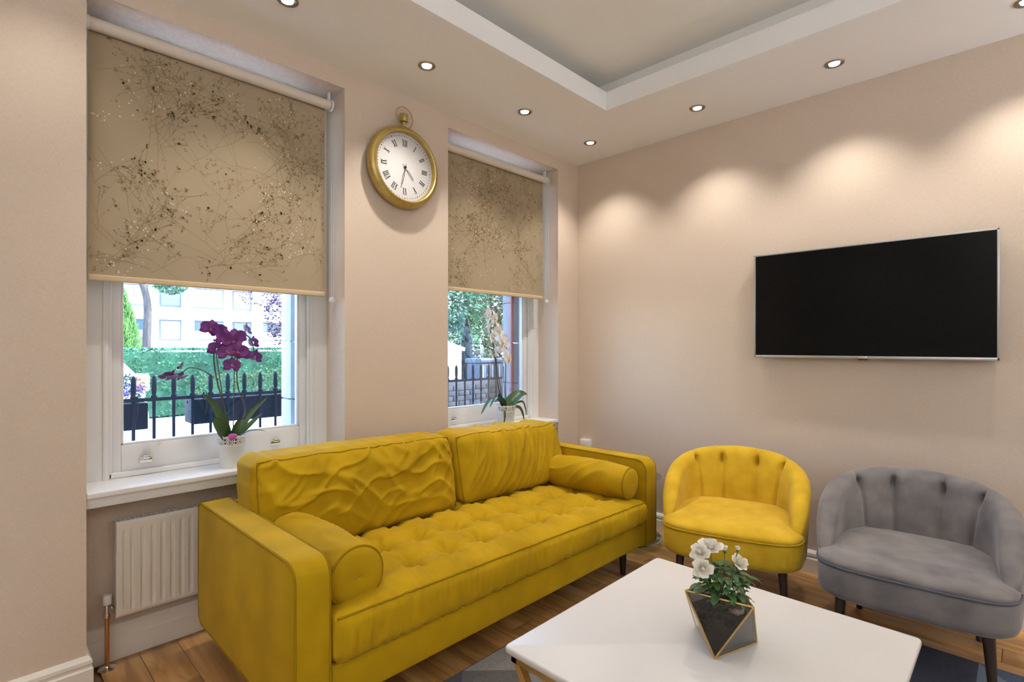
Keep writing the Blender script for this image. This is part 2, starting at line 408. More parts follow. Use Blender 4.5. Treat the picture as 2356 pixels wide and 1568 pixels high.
# ------------------------------------------------------------------ sash windows
def window(name, x0, x1, label):
    root = thing(name, label, 'window', ((x0 + x1) / 2, .2, SILL)); root['kind'] = 'structure'
    ja, jb = x0 + .092, x1 - .088
    m = MB()
    m.box(x0, ja, .19, .32, SILL, HEADZ); m.box(jb, x1, .19, .32, SILL, HEADZ); m.box(x0, x1, .19, .32, HEADZ - .025, HEADZ)
    m.rbox(ja - .001, ja + .012, .196, .214, SILL, HEADZ - .025, .004, 2); m.rbox(jb - .012, jb + .001, .196, .214, SILL, HEADZ - .025, .004, 2)
    m.rbox(ja - .02, ja - .012, .184, .192, SILL, HEADZ, .003, 1); m.rbox(jb + .012, jb + .02, .184, .192, SILL, HEADZ, .003, 1)
    m.rbox(ja, jb, .196, .214, SILL, SILL + .022, .004, 2)
    m.build('frame', WHITE, root)
    for nm, z0, z1, y0 in (('lower_sash', SILL + .018, 1.66, .215), ('upper_sash', 1.61, HEADZ - .025, .262)):
        rail = .108 if nm[0] == 'l' else .05
        m = MB(); sw = .044
        m.rbox(ja, ja + sw, y0, y0 + .042, z0, z1, .003, 1); m.rbox(jb - sw, jb, y0, y0 + .042, z0, z1, .003, 1)
        m.rbox(ja + sw, jb - sw, y0, y0 + .042, z0, z0 + rail, .003, 1); tr = .05 if nm[0] == 'l' else .03; m.rbox(ja + sw, jb - sw, y0, y0 + .042, z1 - tr, z1, .003, 1)
        g = .010                                                     # glazing bead, a chamfered step
        for (a, b, c, d) in ((ja + sw, ja + sw + g, z0 + rail, z1 - tr), (jb - sw - g, jb - sw, z0 + rail, z1 - tr),
                             (ja + sw, jb - sw, z0 + rail, z0 + rail + g), (ja + sw, jb - sw, z1 - tr - g, z1 - tr)):
            m.rbox(a, b, y0 + .008, y0 + .036, c, d, .003, 1)
        s = m.build(nm, WHITE, root)
        MB().box(ja + sw, jb - sw, y0 + .018, y0 + .022, z0 + rail, z1 - tr).build('pane', PANE, s, smooth=0)
        if nm[0] == 'l':
            for fx in (.155, .80):                                   # sash lifts
                cx = ja + (jb - ja) * fx; zc = z0 + .04
                m = MB(); m.rbox(cx - .022, cx + .022, y0 - .004, y0 + .001, zc - .012, zc + .012, .002, 1)
                m.grid(8, 8, lambda u, v, cx=cx, zc=zc: (cx + (u - .5) * .026, y0 - .004 - .022 * sin(v * pi * .6), zc + .008 + .022 * v * (1 - .3 * v)))
                m.rbox(cx - .012, cx + .012, y0 - .02, y0 - .002, zc + .006, zc + .020, .003, 1)
                m.build('sash_lift', CHROME, s)
    m = MB(); m.rbox(x0 + .001, x1 - .001, -.004, .2, SILL - .022, SILL, .004, 2); sl = m.build('sill', WHITE, root)
    MB().rbox(x0 + .001, x1 - .001, .012, .034, SILL - .06, SILL - .022, .002, 1).build('apron', WHITE, sl)
    return root
window('window_1', *W1, 'white sash window half covered by a blind, above the radiator')
window('window_2', *W2, 'white sash window nearer the corner, behind the sofa')
# ------------------------------------------------------------------ roller blinds
def twigs(x0, x1, z0, z1, y, seed, n):
    rnd = random.Random(seed); br = MB(); bl = MB()
    def inside(x, z): return x0 + .004 < x < x1 - .004 and z0 + .012 < z < z1
    def ribbon(x, z, x2, z2, wd):
        if not (inside(x, z) and inside(x2, z2)): return
        dx, dz = x2 - x, z2 - z; L = sqrt(dx * dx + dz * dz) or 1; nx, nz = -dz / L * wd, dx / L * wd
        br.add([(x - nx, y, z - nz), (x2 - nx * .8, y, z2 - nz * .8), (x2 + nx * .8, y, z2 + nz * .8), (x + nx, y, z + nz)], [(0, 1, 2, 3)])
    def spot(mb, x, z, r, k=6):
        if not inside(x, z): return
        ph = rnd.random() * 6; st = rnd.uniform(.6, 1)
        mb.add([(x + r * cos(ph + 2 * pi * i / k) * (st if i % 2 else 1), y - .0002, z + r * sin(ph + 2 * pi * i / k)) for i in range(k)], [tuple(range(k))])
    def grow(x, z, ang, L, wd, dep):
        seg = rnd.randint(4, 7)
        cur = rnd.uniform(-.12, .12)
        for i in range(seg):
            ang += cur + rnd.uniform(-.12, .12)
            x2, z2 = x + cos(ang) * L / seg, z + sin(ang) * L / seg
            ribbon(x, z, x2, z2, wd); x, z = x2, z2
            if dep > 0 and rnd.random() < .50:
                grow(x, z, ang + rnd.choice((-1, 1)) * rnd.uniform(.3, .85), L * rnd.uniform(.4, .65), wd * .78, dep - 1)
            elif dep == 0 and rnd.random() < .35:
                spot(br, x + rnd.uniform(-.005, .005), z + rnd.uniform(-.005, .005), rnd.uniform(.002, .0038))
        if dep <= 1:
            for _ in range(rnd.randint(2, 4)):
                spot(br, x + rnd.uniform(-.008, .008), z + rnd.uniform(-.008, .008), rnd.uniform(.0024, .0048))
    for i in range(n):
        grow(rnd.uniform(x0, x1), rnd.uniform(z0 - .1, z1), rnd.choice((.6, 2.4, 1.1, 2.0, .9)) + rnd.uniform(-.4, .4), rnd.uniform(.18, .34), .00075, 2)
    for i in range(n // 3):
        cx, cz = rnd.uniform(x0, x1), rnd.uniform(z0, z1); a = rnd.uniform(0, pi)
        for _ in range(rnd.randint(8, 18)):
            t = rnd.gauss(0, .055); s = rnd.gauss(0, .016)
            spot(bl, cx + t * cos(a) - s * sin(a), cz + t * sin(a) + s * cos(a), rnd.uniform(.0018, .0042), 5)
    return br, bl
def blind(x0, x1, zb, label, seed, n):
    yf = .10; zt = 2.442; yt = .0775
    root = thing('roller_blind', label, 'blind', ((x0 + x1) / 2, yf, zb), group='roller blinds at the windows')
    fx0, fx1 = x0 + .016, x1 - .055
    m = MB(); m.tube([(fx0 - .004, yt, zt), (fx1 + .012, yt, zt)], .0235, 24); m.build('tube', TUBE, root)
    m = MB(); m.box(fx0, fx1, yf - .0006, yf + .0006, zb + .016, zt); fb = m.build('fabric', BLIND, root, smooth=0)
    a, b = twigs(fx0, fx1, zb + .015, zt - .02, yf - .0016, seed, n)
    o = a.build('twig_print', TWIG, fb, smooth=0); o['kind'] = 'stuff'
    o = b.build('blossom_print', BLOSSOM, fb, smooth=0); o['kind'] = 'stuff'
    m = MB(); m.rbox(fx0, fx1, yf - .007, yf + .006, zb, zb + .024, .005, 3); m.build('bottom_bar', M('blind_hem', (.55, .43, .27), rough=.7), root)
    for bx, sx in ((fx0 - .006, -1), (fx1 + .020, 1)):
        m = MB(); m.tube([(bx - .004, yt, zt), (bx + .006, yt, zt)], .027, 24); m.rbox(bx - .002, bx + .002, yt + .006, yt + .034, zt, HEADZ, .001, 1)
        m.build('bracket', PLASTIC, root)
    cx = fx1 + .024; zc = zb - .01
    m = MB()
    for dy in (-.011, .011):
        P = []; R = []; nb = int((zt - .02 - zc) / .0066)
        for i in range(nb * 2 + 1):
            P.append((cx + .010, .085 + dy, zc + i * .0033)); R.append(.0021 if i % 2 else .0007)
        m.tube(P, R, 6)
    ch = m.build('chain', M('chain_beads', (.62, .60, .58), rough=.4), root, smooth=60); ch['kind'] = 'stuff'
    m = MB(); m.lathe([(.003, -.010), (.013, -.008), (.015, 0), (.013, .008), (.003, .010)], (cx + .008, .085, zc - .004), 20, 'y'); m.build('chain_weight', PLASTIC, ch)
blind(*W1, 1.484, 'beige roller blind with bronze twig print at the window above the radiator', 3, 74)
blind(*W2, 1.576, 'beige roller blind with bronze twig print at the window nearer the corner', 11, 74)

# ------------------------------------------------------------------ wall clock
CK = (-1.582, 0, 2.193)
clk = thing('wall_clock', 'large gold pocket watch shaped wall clock with roman numerals between the windows', 'clock', CK)
def CL(r, h): return (r, h)
m = MB(); m.lathe([(.190, 0), (.206, .004), (.216, .016), (.218, .034), (.214, .050), (.204, .060), (.198, .062), (.196, .066), (.190, .071), (.184, .069), (.181, .062), (.180, .040)], CK, 72, 'y', cap=False)
m.lathe([(.205, .001), (.001, .001)], CK, 72, 'y', cap=False); m.build('case', GOLD, clk, smooth=50)
m = MB(); m.lathe([(.1805, .040), (.001, .0405)], CK, 72, 'y', cap=False); dial = m.build('dial', DIAL, clk, smooth=0)
def on_dial(x, z, lift=.0408): return (CK[0] + x, -lift, CK[2] + z)
def stroke(mb, a, b, wd, rot):
    (ax, az), (bx, bz) = a, b; dx, dz = bx - ax, bz - az; L = sqrt(dx * dx + dz * dz); nx, nz = -dz / L * wd / 2, dx / L * wd / 2
    c, s = cos(rot), sin(rot); q = []
    for lift in (.0408, .0412):
        for (x, z) in ((ax - nx, az - nz), (bx - nx, bz - nz), (bx + nx, bz + nz), (ax + nx, az + nz)):
            q.append(on_dial(x * c + z * s, -x * s + z * c, lift))
    mb.add(q, [(0, 1, 2, 3), (7, 6, 5, 4), (0, 4, 5, 1), (1, 5, 6, 2), (2, 6, 7, 3), (3, 7, 4, 0)])
ROM = ['XII', 'I', 'II', 'III', 'IV', 'V', 'VI', 'VII', 'VIII', 'IX', 'X', 'XI']
WID = {'I': .0085, 'V': .017, 'X': .017}
for i, s in enumerate(ROM):
    rot = i * pi / 6; tot = sum(WID[c] for c in s); x = -tot / 2; m = MB(); r0, r1 = .112, .145
    for c in s:
        wdt = WID[c]
        if c == 'I': stroke(m, (x + wdt / 2, r0), (x + wdt / 2, r1), .0042, rot)
        elif c == 'V': stroke(m, (x + .003, r1), (x + wdt / 2, r0), .0042, rot); stroke(m, (x + wdt - .003, r1), (x + wdt / 2, r0), .0016, rot)
        else: stroke(m, (x + .003, r1), (x + wdt - .003, r0), .0042, rot); stroke(m, (x + wdt - .003, r1), (x + .003, r0), .0016, rot)
        x += wdt
    stroke(m, (-tot / 2 + .0005, r1), (tot / 2 - .0005, r1), .0012, rot); stroke(m, (-tot / 2 + .0005, r0), (tot / 2 - .0005, r0), .0012, rot)
    m.build('numeral', BLACK, dial, smooth=0)
m = MB()
for i in range(60):
    rot = i * pi / 30; wd = .0042 if i % 5 == 0 else .0026
    stroke(m, (0, .162), (0, .1675 if i % 5 else .169), wd, rot)
mt = m.build('minute_marks', BLACK, dial, smooth=0); mt['kind'] = 'stuff'
def hand(name, rot, L, wd, lift):
    c, s = cos(rot), sin(rot); m = MB()
    P2d = [(0, -.02), (0, .02), (wd, L * .42), (wd * .35, L * .70), (wd * .9, L * .76), (0, L * .86), (0, L), (0, L * .86), (-wd * .9, L * .76), (-wd * .35, L * .70), (-wd, L * .42), (0, .02)]
    m.tube([(CK[0] + x * c + z * s, -lift, CK[2] - x * s + z * c) for x, z in P2d], .0011, 6); m.build(name, BLACK, clk)
hand('hour_hand', radians(137), .082, .006, .045); hand('minute_hand', radians(194), .118, .005, .048)
m = MB(); m.lathe([(.007, .040), (.007, .050), (.004, .053), (.001, .053)], CK, 20, 'y'); m.build('hand_boss', BLACK, clk)
ky = -.034
m = MB(); m.lathe([(.009, .212), (.009, .242), (.014, .244), (.021, .246), (.022, .250), (.022, .282), (.020, .286), (.001, .287)], (CK[0], ky, CK[2]), 28, 'z'); m.build('crown', GOLD, clk)
m = MB(); m.tube([(CK[0] + .052 * cos(t), ky - .004, CK[2] + .266 + .058 * sin(t)) for t in [2 * pi * i / 40 for i in range(40)]], .0032, 8, closed=True); m.build('bow_ring', GOLD, clk)

# ------------------------------------------------------------------ recessed downlights
n0 = ['ceiling downlight cut by the top edge above the near window', 'ceiling downlight above the clock', 'ceiling downlight above the window nearer the corner',
      'ceiling downlight nearest the corner of the room', 'ceiling downlight next along the television wall from the corner one', 'ceiling downlight above the television', 'ceiling downlight cut by the right edge of the view']
DL = [(-2.332, -.336), (-1.656, -.336), (-.955, -.336), (-.306, -.334), (-.301, -1.078), (-.297, -1.763), (-.29, -2.43)]
hidden = [(-.29, -3.1), (-.29, -3.8), (-.29, -4.75), (-1.2, -4.85), (-2.3, -4.85), (-3.4, -4.85), (-4.85, -4.6), (-4.85, -3.4), (-4.85, -2.2), (-4.85, -1.0), (-3.9, -.336), (-3.02, -.336)]  # unseen downlights added to fill the room with light
src = None
ld = bpy.data.lights.new('downlight_spot', 'SPOT'); ld.energy = LAMP; ld.color = LAMPCOL; ld.spot_size = radians(104); ld.spot_blend = .75; ld.shadow_soft_size = .025
lb = bpy.data.lights.new('fill_spot', 'SPOT'); lb.energy = LAMP * .32; lb.color = LAMPCOL; lb.spot_size = radians(125); lb.spot_blend = .8; lb.shadow_soft_size = .03
for k, (x, y) in enumerate(DL + hidden):
    lab = n0[k] if k < len(n0) else 'added fill downlight out of view'
    r = thing('downlight', lab, 'ceiling light', (x, y, H), group='recessed ceiling downlights' if k < len(n0) else 'added fill downlights out of view')
    if src is None:
        m = MB(); m.lathe([(.042, .0), (.042, -.003), (.039, -.0055), (.034, -.0055), (.029, -.003), (.0225, -.001)], (0, 0, 0), 36, 'z', cap=False)
        ring = m.build('bezel', NICKEL, None, smooth=60)
        m = MB(); m.lathe([(.0235, -.001), (.0225, -.0045), (.013, -.0062), (.001, -.0066)], (0, 0, 0), 28, 'z', cap=False); lamp = m.build('bulb', BULB, None, smooth=60)
        ring.parent = r; lamp.parent = r; src = (ring, lamp)
    else:
        for q in src:
            c = q.copy(); COL.objects.link(c); c.parent = r
    l = bpy.data.objects.new('downlight_spot', ld if k < len(n0) else lb); COL.objects.link(l); l.parent = r; l.location = (0, 0, -.012)

# ------------------------------------------------------------------ television
tv = thing('television', 'flat black television with thin silver frame hung on the right wall', 'television', (-.03, -1.824, 1.17))
ya, yb, za, zb = -2.343, -1.306, 1.172, 1.756
m = MB(); m.rbox(-.058, -.022, ya + .004, yb - .004, za + .004, zb - .004, .006, 2); m.build('housing', M('tv_back', (.03, .03, .03), rough=.5), tv)
m = MB(); bw = .009
m.rbox(-.062, -.040, ya, ya + bw, za, zb, .002, 1); m.rbox(-.062, -.040, yb - bw, yb, za, zb, .002, 1)
m.rbox(-.062, -.040, ya, yb, zb - bw, zb, .002, 1); m.rbox(-.062, -.040, ya, yb, za, za + .014, .002, 1); m.build('frame', SILVER, tv)
MB().box(-.0598, -.057, ya + bw, yb - bw, za + .014, zb - bw).build('screen', SCREEN, tv, smooth=0)
ym = (ya + yb) / 2
m = MB(); m.rbox(-.064, -.060, ym - .03, ym + .03, za + .002, za + .012, .0015, 1); m.build('badge', CHROME, tv)
m = MB(); m.rbox(-.058, -.042, ym - .032, ym + .012, za - .007, za + .001, .003, 2); m.build('sensor', BLACK, tv)
m = MB(); m.lathe([(.0025, -.064), (.001, -.0645)], (0, ya + .075, za + .006), 10, 'x'); m.build('standby_light', M('standby_red', (.5, .02, .02), emit=(1, .12, .10), estr=2.5), tv)
m = MB(); m.rbox(-.024, 0, ym - .2, ym + .2, 1.35, 1.58, .003, 1); m.build('wall_bracket', M('bracket_steel', (.05, .05, .05), rough=.5), tv)

# ------------------------------------------------------------------ radiator
ra, rb, rz0, rz1 = -2.812, -2.0, .186, .556
rad = thing('radiator', 'white fluted panel radiator under the near window', 'radiator', ((ra + rb) / 2, .13, 0))
pitch = .0335; nfl = int((rb - ra - .05) / pitch)
def rfront(u, v):
    x = ra + u * (rb - ra); z = rz0 + v * (rz1 - rz0)
    t = (x - ra - .02) / pitch; d = 0
    if 0 < t < nfl:
        fr = t - int(t); d = max(0, min(1, (abs(fr - .5) * 2 - .50) / .30)); d = d * d * (3 - 2 * d)
        e = min((z - rz0 - .022) / .014, (rz1 - .035 - z) / .014); d *= max(0, min(1, e))
    ed = min(x - ra, rb - x, z - rz0, rz1 - z); rr = .006
    y = .090 + d * .0085
    if ed < rr: y += rr - sqrt(max(0, rr * rr - (rr - ed)**2))
    return (x, y, z)
m = MB(); m.grid(460, 44, rfront); m.build('front_panel', RADM, rad, smooth=60)
m = MB(); m.box(ra + .002, rb - .002, .102, .106, rz0 + .002, rz1 - .002); m.box(ra + .002, rb - .002, .137, .143, rz0 + .002, rz1 - .002)
m.box(ra + .001, ra + .004, .1, .142, rz0 + .01, rz1 - .006); m.box(rb - .004, rb - .001, .1, .142, rz0 + .01, rz1 - .006); m.build('rear_panel', RADM, rad, smooth=0)
m = MB()
for j in range(4):
    y = .102 + j * .0125; m.box(ra + .004, rb - .004, y, y + .003, rz1 - .004, rz1 - .001)
k = 0; x = ra + .01
while x < rb - .01:
    m.box(x, x + .004, .102, .1425, rz1 - .004, rz1 - .0012); x += .015
m.build('top_grille', M('grille_enamel', (.62, .60, .56), rough=.45), rad, smooth=0)
PX, PY = -2.838, .101
m = MB(); m.tube([(PX, PY, 0), (PX, PY, .205)], .0076, 16); m.build('pipe', COPPER, rad)
m = MB(); m.lathe([(.029, 0), (.029, .002), (.022, .006), (.012, .010), (.010, .014), (.008, .015)], (PX, PY, 0), 28); m.build('floor_collar', CHROME, rad)
m = MB(); m.lathe([(.009, .196), (.0125, .198), (.0125, .212), (.0095, .214), (.0095, .240), (.011, .242), (.011, .246)], (PX, PY, 0), 20)
m.tube([(PX, PY, .226), (PX + .014, PY + .01, .226)], .0085, 14); m.tube([(PX + .012, PY + .009, .226), (PX + .024, PY + .014, .226)], .0115, 6); m.tube([(PX + .022, PY + .014, .226), (PX + .034, PY + .016, .226)], .008, 12)
v = m.build('valve', CHROME, rad)
m = MB(); m.lathe([(.0105, .246), (.0135, .248), (.0140, .280), (.0125, .284), (.001, .285)], (PX, PY, 0), 24); m.build('valve_cap', PLASTIC, v)
# ------------------------------------------------------------------ unseen uplighters added on the walls to fill the ceiling with light
UPM = M('fill_plaster', (.8, .78, .75), rough=.7)
ul = bpy.data.lights.new('fill_glow', 'AREA'); ul.shape = 'RECTANGLE'; ul.size = .30; ul.size_y = .12; ul.energy = FILL_LIGHT; ul.color = (.95, .97, 1.0)
for (x, y, rz), wh in (((-1.4, Y0, 0), 'nearer the television wall'), ((0, -4.2, pi / 2), 'on the television wall'), ((-3.6, Y0, 0), 'farther from the television wall'), ((X0, -4.6, -pi / 2), 'farther from the windows'), ((X0, -3.8, -pi / 2), 'midway along the back wall'), ((X0, -3.0, -pi / 2), 'nearer the windows')):
    s = thing('fill_uplighter', 'added white fill uplighter behind the viewpoint, ' + wh, 'fill lamp', (x, y, 1.85), rz, group='added fill uplighters')
    m = MB()
    def bowl(u, v):
        t = pi * u; r = .16 * (.25 + .75 * v**.6); return (r * cos(t), r * .62 * sin(t), -.10 + .11 * v)
    m.grid(24, 8, bowl); m.build('bowl', UPM, s, 60, False); m = MB(); m.rbox(-.06, .06, 0, .012, -.08, .03, .003, 1); m.build('back_plate', UPM, s, 60, False)
    l = bpy.data.objects.new('fill_glow', ul); COL.objects.link(l); l.parent = s; l.location = (0, .07, .02); l.rotation_euler = (pi, 0, 0)
# ------------------------------------------------------------------ sofa
VY = velvet_mat('mustard_velvet', (.31, .186, .002), (.44, .272, .004), sheen=.25, scale=5, tint=(.95, .72, .22))
VYC = velvet_mat('chair_yellow_velvet', (.46, .288, .013), (.59, .375, .026), sheen=.4, scale=11, tint=(1, .85, .4))
VG = velvet_mat('grey_velvet', (.118, .108, .110), (.21, .190, .180), sheen=.5, scale=9, tint=(.75, .72, .75))
PIPE = M('mustard_piping', (.25, .15, .003), rough=.8, spec=.1)
DARKW = M('dark_walnut', (.035, .018, .010), rough=.35, var=(40, .3), vscale=(1, 1, .1))
SX0, SX1, SB, SF = -2.568, -.538, -.05, -.95
sofa = thing('sofa', 'mustard yellow velvet sofa with tufted seat under the windows', 'sofa', ((SX0 + SX1) / 2, -.5, 0))
def rrect(y0, y1, z0, z1, r, n=8):
    """rounded rectangle; r = radii (y0z0, y1z0, y1z1, y0z1)"""
    out = []
    for (cy, cz, sy, sz, rr, a0) in ((y0, z0, 1, 1, r[0], pi), (y1, z0, -1, 1, r[1], 1.5 * pi), (y1, z1, -1, -1, r[2], 0), (y0, z1, 1, -1, r[3], .5 * pi)):
        for i in range(n + 1):
            a = a0 + .5 * pi * i / n; out.append((cy + sy * rr + rr * cos(a), cz + sz * rr + rr * sin(a)))
    return out
def arm(xa, xb):
    pr = rrect(SF, SB, .135, .615, (.035, .04, .03, .06)); n = len(pr); cy = sum(p[0] for p in pr) / n; cz = sum(p[1] for p in pr) / n
    def ring(x, ins):
        return [(x, y + (ins if y < cy else -ins), z + (ins if z < cz else -ins)) for y, z in pr]
    m = MB(); vs = []; lv = [(xa - .0, .010), (xa + .002, .004), (xa + .008, 0), (xb - .008, 0), (xb - .002, .004), (xb, .010)]
    for x, i in lv: vs += ring(x, i)
    fs = []
    for k in range(len(lv) - 1):
        for i in range(n): fs.append((k * n + i, k * n + (i + 1) % n, (k + 1) * n + (i + 1) % n, (k + 1) * n + i))
    fs.append(tuple(range(n))[::-1]); fs.append(tuple(range((len(lv) - 1) * n, len(lv) * n)))
    m.add(vs, fs); o = m.build('arm', VY, sofa, smooth=40)
    for x in (xa + .003, xb - .003):
        MB().tube(ring(x, .0025), .0042, 8, closed=True).build('piping', PIPE, o)
arm(SX0, SX0 + .11); arm(SX1 - .11, SX1)
m = MB(); m.rbox(SX0 + .11, SX1 - .11, SB - .12, SB, .15, .60, .02, 4); m.build('back', VY, sofa)
m = MB(); m.rbox(SX0 + .11, SX1 - .11, SF + .012, SB - .12, .152, .285, .012, 3); m.build('base', VY, sofa)
for x in (SX0 + .2, SX1 - .2):
    for y in (SF + .09, SB - .09):
        MB().tube([(x, y, 0), (x, y, .155)], [.014, .023], 16).build('leg', DARKW, sofa)
CX0, CX1, CY0, CY1, CZ0, CZ1 = SX0 + .113, SX1 - .113, SF - .012, SB - .125, .282, .418
BTN = [(SX0 + .32 + .176 * i, SB - d) for i in range(9) for d in (.33, .55, .745)]
def seat_fn(p, n):
    x, y, z = p
    u = (x - CX0) / (CX1 - CX0); hz = (z - CZ0) / (CZ1 - CZ0)
    q = Vector(p)
    q.z += hz * (.016 - .034 * u)
    fr = y - CY0
    if n.z > .1:
        w = n.z
        a = min(1, u / .06, (1 - u) / .06, fr / .09, (CY1 - y) / .05); a = max(0, a)
        q.z += w * .034 * (1 - (2 * u - 1)**8) * a
        d = 0
        for bx, by in BTN:
            dx, dy = x - bx, y - by; r2 = dx * dx + dy * dy
            if r2 < .03:
                r = sqrt(r2); th = math.atan2(dy, dx)
                d += .036 * exp(-(r / .030)**2) + .018 * exp(-(r / .070)**2)
                d += .0045 * (sin(7 * th + bx * 31) + .6 * sin(11 * th + by * 50)) * exp(-((r - .055) / .035)**2)
        gx = ((x - BTN[0][0] + .088) % .176) - .088
        d += .006 * exp(-(gx / .034)**2) + .0035 * exp(-(gx / .008)**2)
        for by in (.33, .55, .745):
            d += .006 * exp(-((y - (SB - by)) / .034)**2) + .0035 * exp(-((y - (SB - by)) / .008)**2)
        q.z -= w * min(d, .066) * max(0, min(1, fr / .07)) * min(1, u / .08, (1 - u) / .08)
        q.z += w * .0035 * noise.noise(Vector((x * 11, y * 11, 3))) * a
    # gathers along the front edge
    t = noise.noise(Vector((x * 5, z * 9, 1.7))) * .018
    g = .55 - 1.8 * abs(noise.noise(Vector(((x + t) * 42, z * 7 + y * 3, 4.2)))) + .4 * noise.noise(Vector(((x + t) * 120, z * 12, 9.1)))
    k = max(0, 1 - max(0, fr) / .17)
    am = .0075 * k * k if n.z > .5 else .0085 * max(0, -n.y)
    q += n * (g * am)
    if n.y < -.2: q.y -= .012 * (1 - (2 * hz - 1)**2)
    return q
m = MB(); m.rbox(CX0, CX1, CY0, CY1, CZ0, CZ1, .034, 5, 260, 74, 8, seat_fn); sc = m.build('seat_cushion', VY, sofa, smooth=180)
for z, nz in ((CZ1 - .0105, .7), (CZ0 + .0105, -.7)):
    P = []
    for i in range(181):
        x = CX0 + .012 + (CX1 - CX0 - .024) * i / 180
        P.append(seat_fn(Vector((x, CY0 + .0105, z)), Vector((0, -.7, nz))) + Vector((0, -.001, .001 if nz > 0 else -.001)))
    MB().tube(P, .0036, 6).build('piping', PIPE, sc)
for bx, by in BTN:
    z = seat_fn(Vector((bx, by, CZ1)), Vector((0, 0, 1))).z
    m = MB(); m.lathe([(.010, -.003), (.011, .001), (.008, .004), (.001, .005)], (bx, by, z), 12); m.build('button', VY, sc)

# loose back cushions and bolsters
def fold(x, z, ang, f_along, f_across, seed, warp=.05):
    wx = noise.noise(Vector((x * 4, z * 4, seed))) * warp; wz = noise.noise(Vector((x * 4, z * 4, seed + 7))) * warp
    x += wx; z += wz; c, s = cos(ang), sin(ang)
    a, b = x * c + z * s, -x * s + z * c
    return 1 - 2 * abs(noise.noise(Vector((a * f_along, b * f_across, seed * 1.7))))
def back_cushion(x0, x1, z1a, z1b, label, mode):
    y0, y1, z0 = -.400, -.175, .425
    root = thing('back_cushion', label, 'cushion', ((x0 + x1) / 2, -.29, z0), group='loose back cushions of the sofa')
    z1 = (z1a + z1b) / 2; W = x1 - x0; cx = (x0 + x1) / 2
    def fn(p, n):
        q = Vector(p); u = (q.x - cx) / (W / 2); v = (q.z - z0) / (z1 - z0)
        q.z += v * ((z1a - z1) * (1 - (u + 1) / 2) + (z1b - z1) * (u + 1) / 2)
        vv = 2 * v - 1
        bul = (1 - min(1, abs(u))**2.6) * (1 - min(1, abs(vv))**2.4)
        if n.y < -.3: q.y -= .045 * bul
        q.x += .012 * (1 - vv * vv) * n.x
        if mode == 0:
            f1 = fold(q.x, q.z, -.55, 3.4, 12, 1.0, .10); f2 = fold(q.x, q.z, .5, 4.5, 20, 5.0, .08)
            am = .018 * max(0, f1)**3 + .014 * max(0, f2)**3
            wt = .35 + .65 * max(0, min(1, v * 1.5)) * (1 - .3 * abs(u))
        else:
            f1 = fold(q.x, q.z, 1.45 - .25 * u, 1.6, 10, 8.0, .07); f2 = fold(q.x, q.z, 1.15, 2.5, 19, 3.0, .05)
            am = .030 * max(0, f1)**3 + .013 * max(0, f2)**3
            wt = (.45 + .55 * v) * (.35 + .65 * max(0, min(1, (u + 1.0) / .5)))
        ed = min(1 - abs(u), 1 - abs(vv)); am *= wt * max(.25, min(1, ed / .10))
        q += n * (am - .003)
        q.y += (v - .1) * .075
        return q
    m = MB(); m.rbox(x0, x1, y0, y1, z0, z1, .05, 6, 110, 14, 54, fn); c = m.build('cover', VY, root, smooth=180)
    P = []; r = .0146; N = 60
    ring = [(x0 + r + (W - 2 * r) * i / N, z1 - r) for i in range(N + 1)] + [(x1 - r, z1 - r - (z1 - z0 - 2 * r) * i / 24) for i in range(1, 25)] \
        + [(x1 - r - (W - 2 * r) * i / N, z0 + r) for i in range(1, N + 1)] + [(x0 + r, z0 + r + (z1 - z0 - 2 * r) * i / 24) for i in range(1, 24)]
    cz = (z0 + z1) / 2
    for x, z in ring:
        nx = 0 if x0 + r + .001 < x < x1 - r - .001 else (1 if x > cx else -1); nz = 0 if z0 + r + .001 < z < z1 - r - .001 else (1 if z > cz else -1)
        P.append(fn(Vector((x, y0 + r, z)), Vector((nx, -1, nz)).normalized()))
    MB().tube(P, .0030, 6, closed=True).build('seam', PIPE, c)
back_cushion(-2.455, -1.502, .806, .790, 'large creased mustard back cushion at the radiator end of the sofa', 0)
back_cushion(-1.474, -.652, .782, .760, 'mustard back cushion with upright folds at the corner end of the sofa', 1)
def bolster(c, y0, y1, r, rz, label, seed):
    root = thing('bolster', label, 'cushion', (c[0], (y0 + y1) / 2, c[1] - r), rz, group='bolster cushions on the sofa')
    L = y1 - y0
    def fn(u, v):
        t = 2 * pi * u; y = -L / 2 + L * v
        e = min(v, 1 - v) * L
        rr = r * (1 - .05 * exp(-e / .02)) + .006 * sin(pi * v)
        g = fold(t * r * 1.0, y, 1.3, 3, 16, seed, .06)
        rr += .008 * max(0, g)**3 * min(1, e / .03 + .2)
        return (rr * cos(t), y, r + rr * sin(t))
    m = MB(); m.grid(64, 60, fn, wrap=True)
    for s in (-1, 1):
        y = s * L / 2; k = [(.955, 0), (.90, .008), (.7, .014), (.4, .018), (.1, .018), (.005, .012)]
        m.lathe([(r * a, b) for a, b in k] if s < 0 else [(r * a, -b) for a, b in k], (0, y, r), 64, 'y', cap=False)
    o = m.build('cover', VY, root, smooth=60, world=False)
    for s in (-1, 1):
        MB().tube([(r * .965 * cos(t), s * L / 2, r + r * .965 * sin(t)) for t in [2 * pi * i / 48 for i in range(48)]], .0042, 8, closed=True).build('piping', PIPE, root, world=False)
bolster((-2.348, .502), -.89, -.40, .098, radians(1.5), 'mustard velvet bolster against the near sofa arm', 2.0)
bolster((-.752, .500), -.905, -.41, .086, radians(3), 'mustard velvet bolster against the far sofa arm', 6.0)

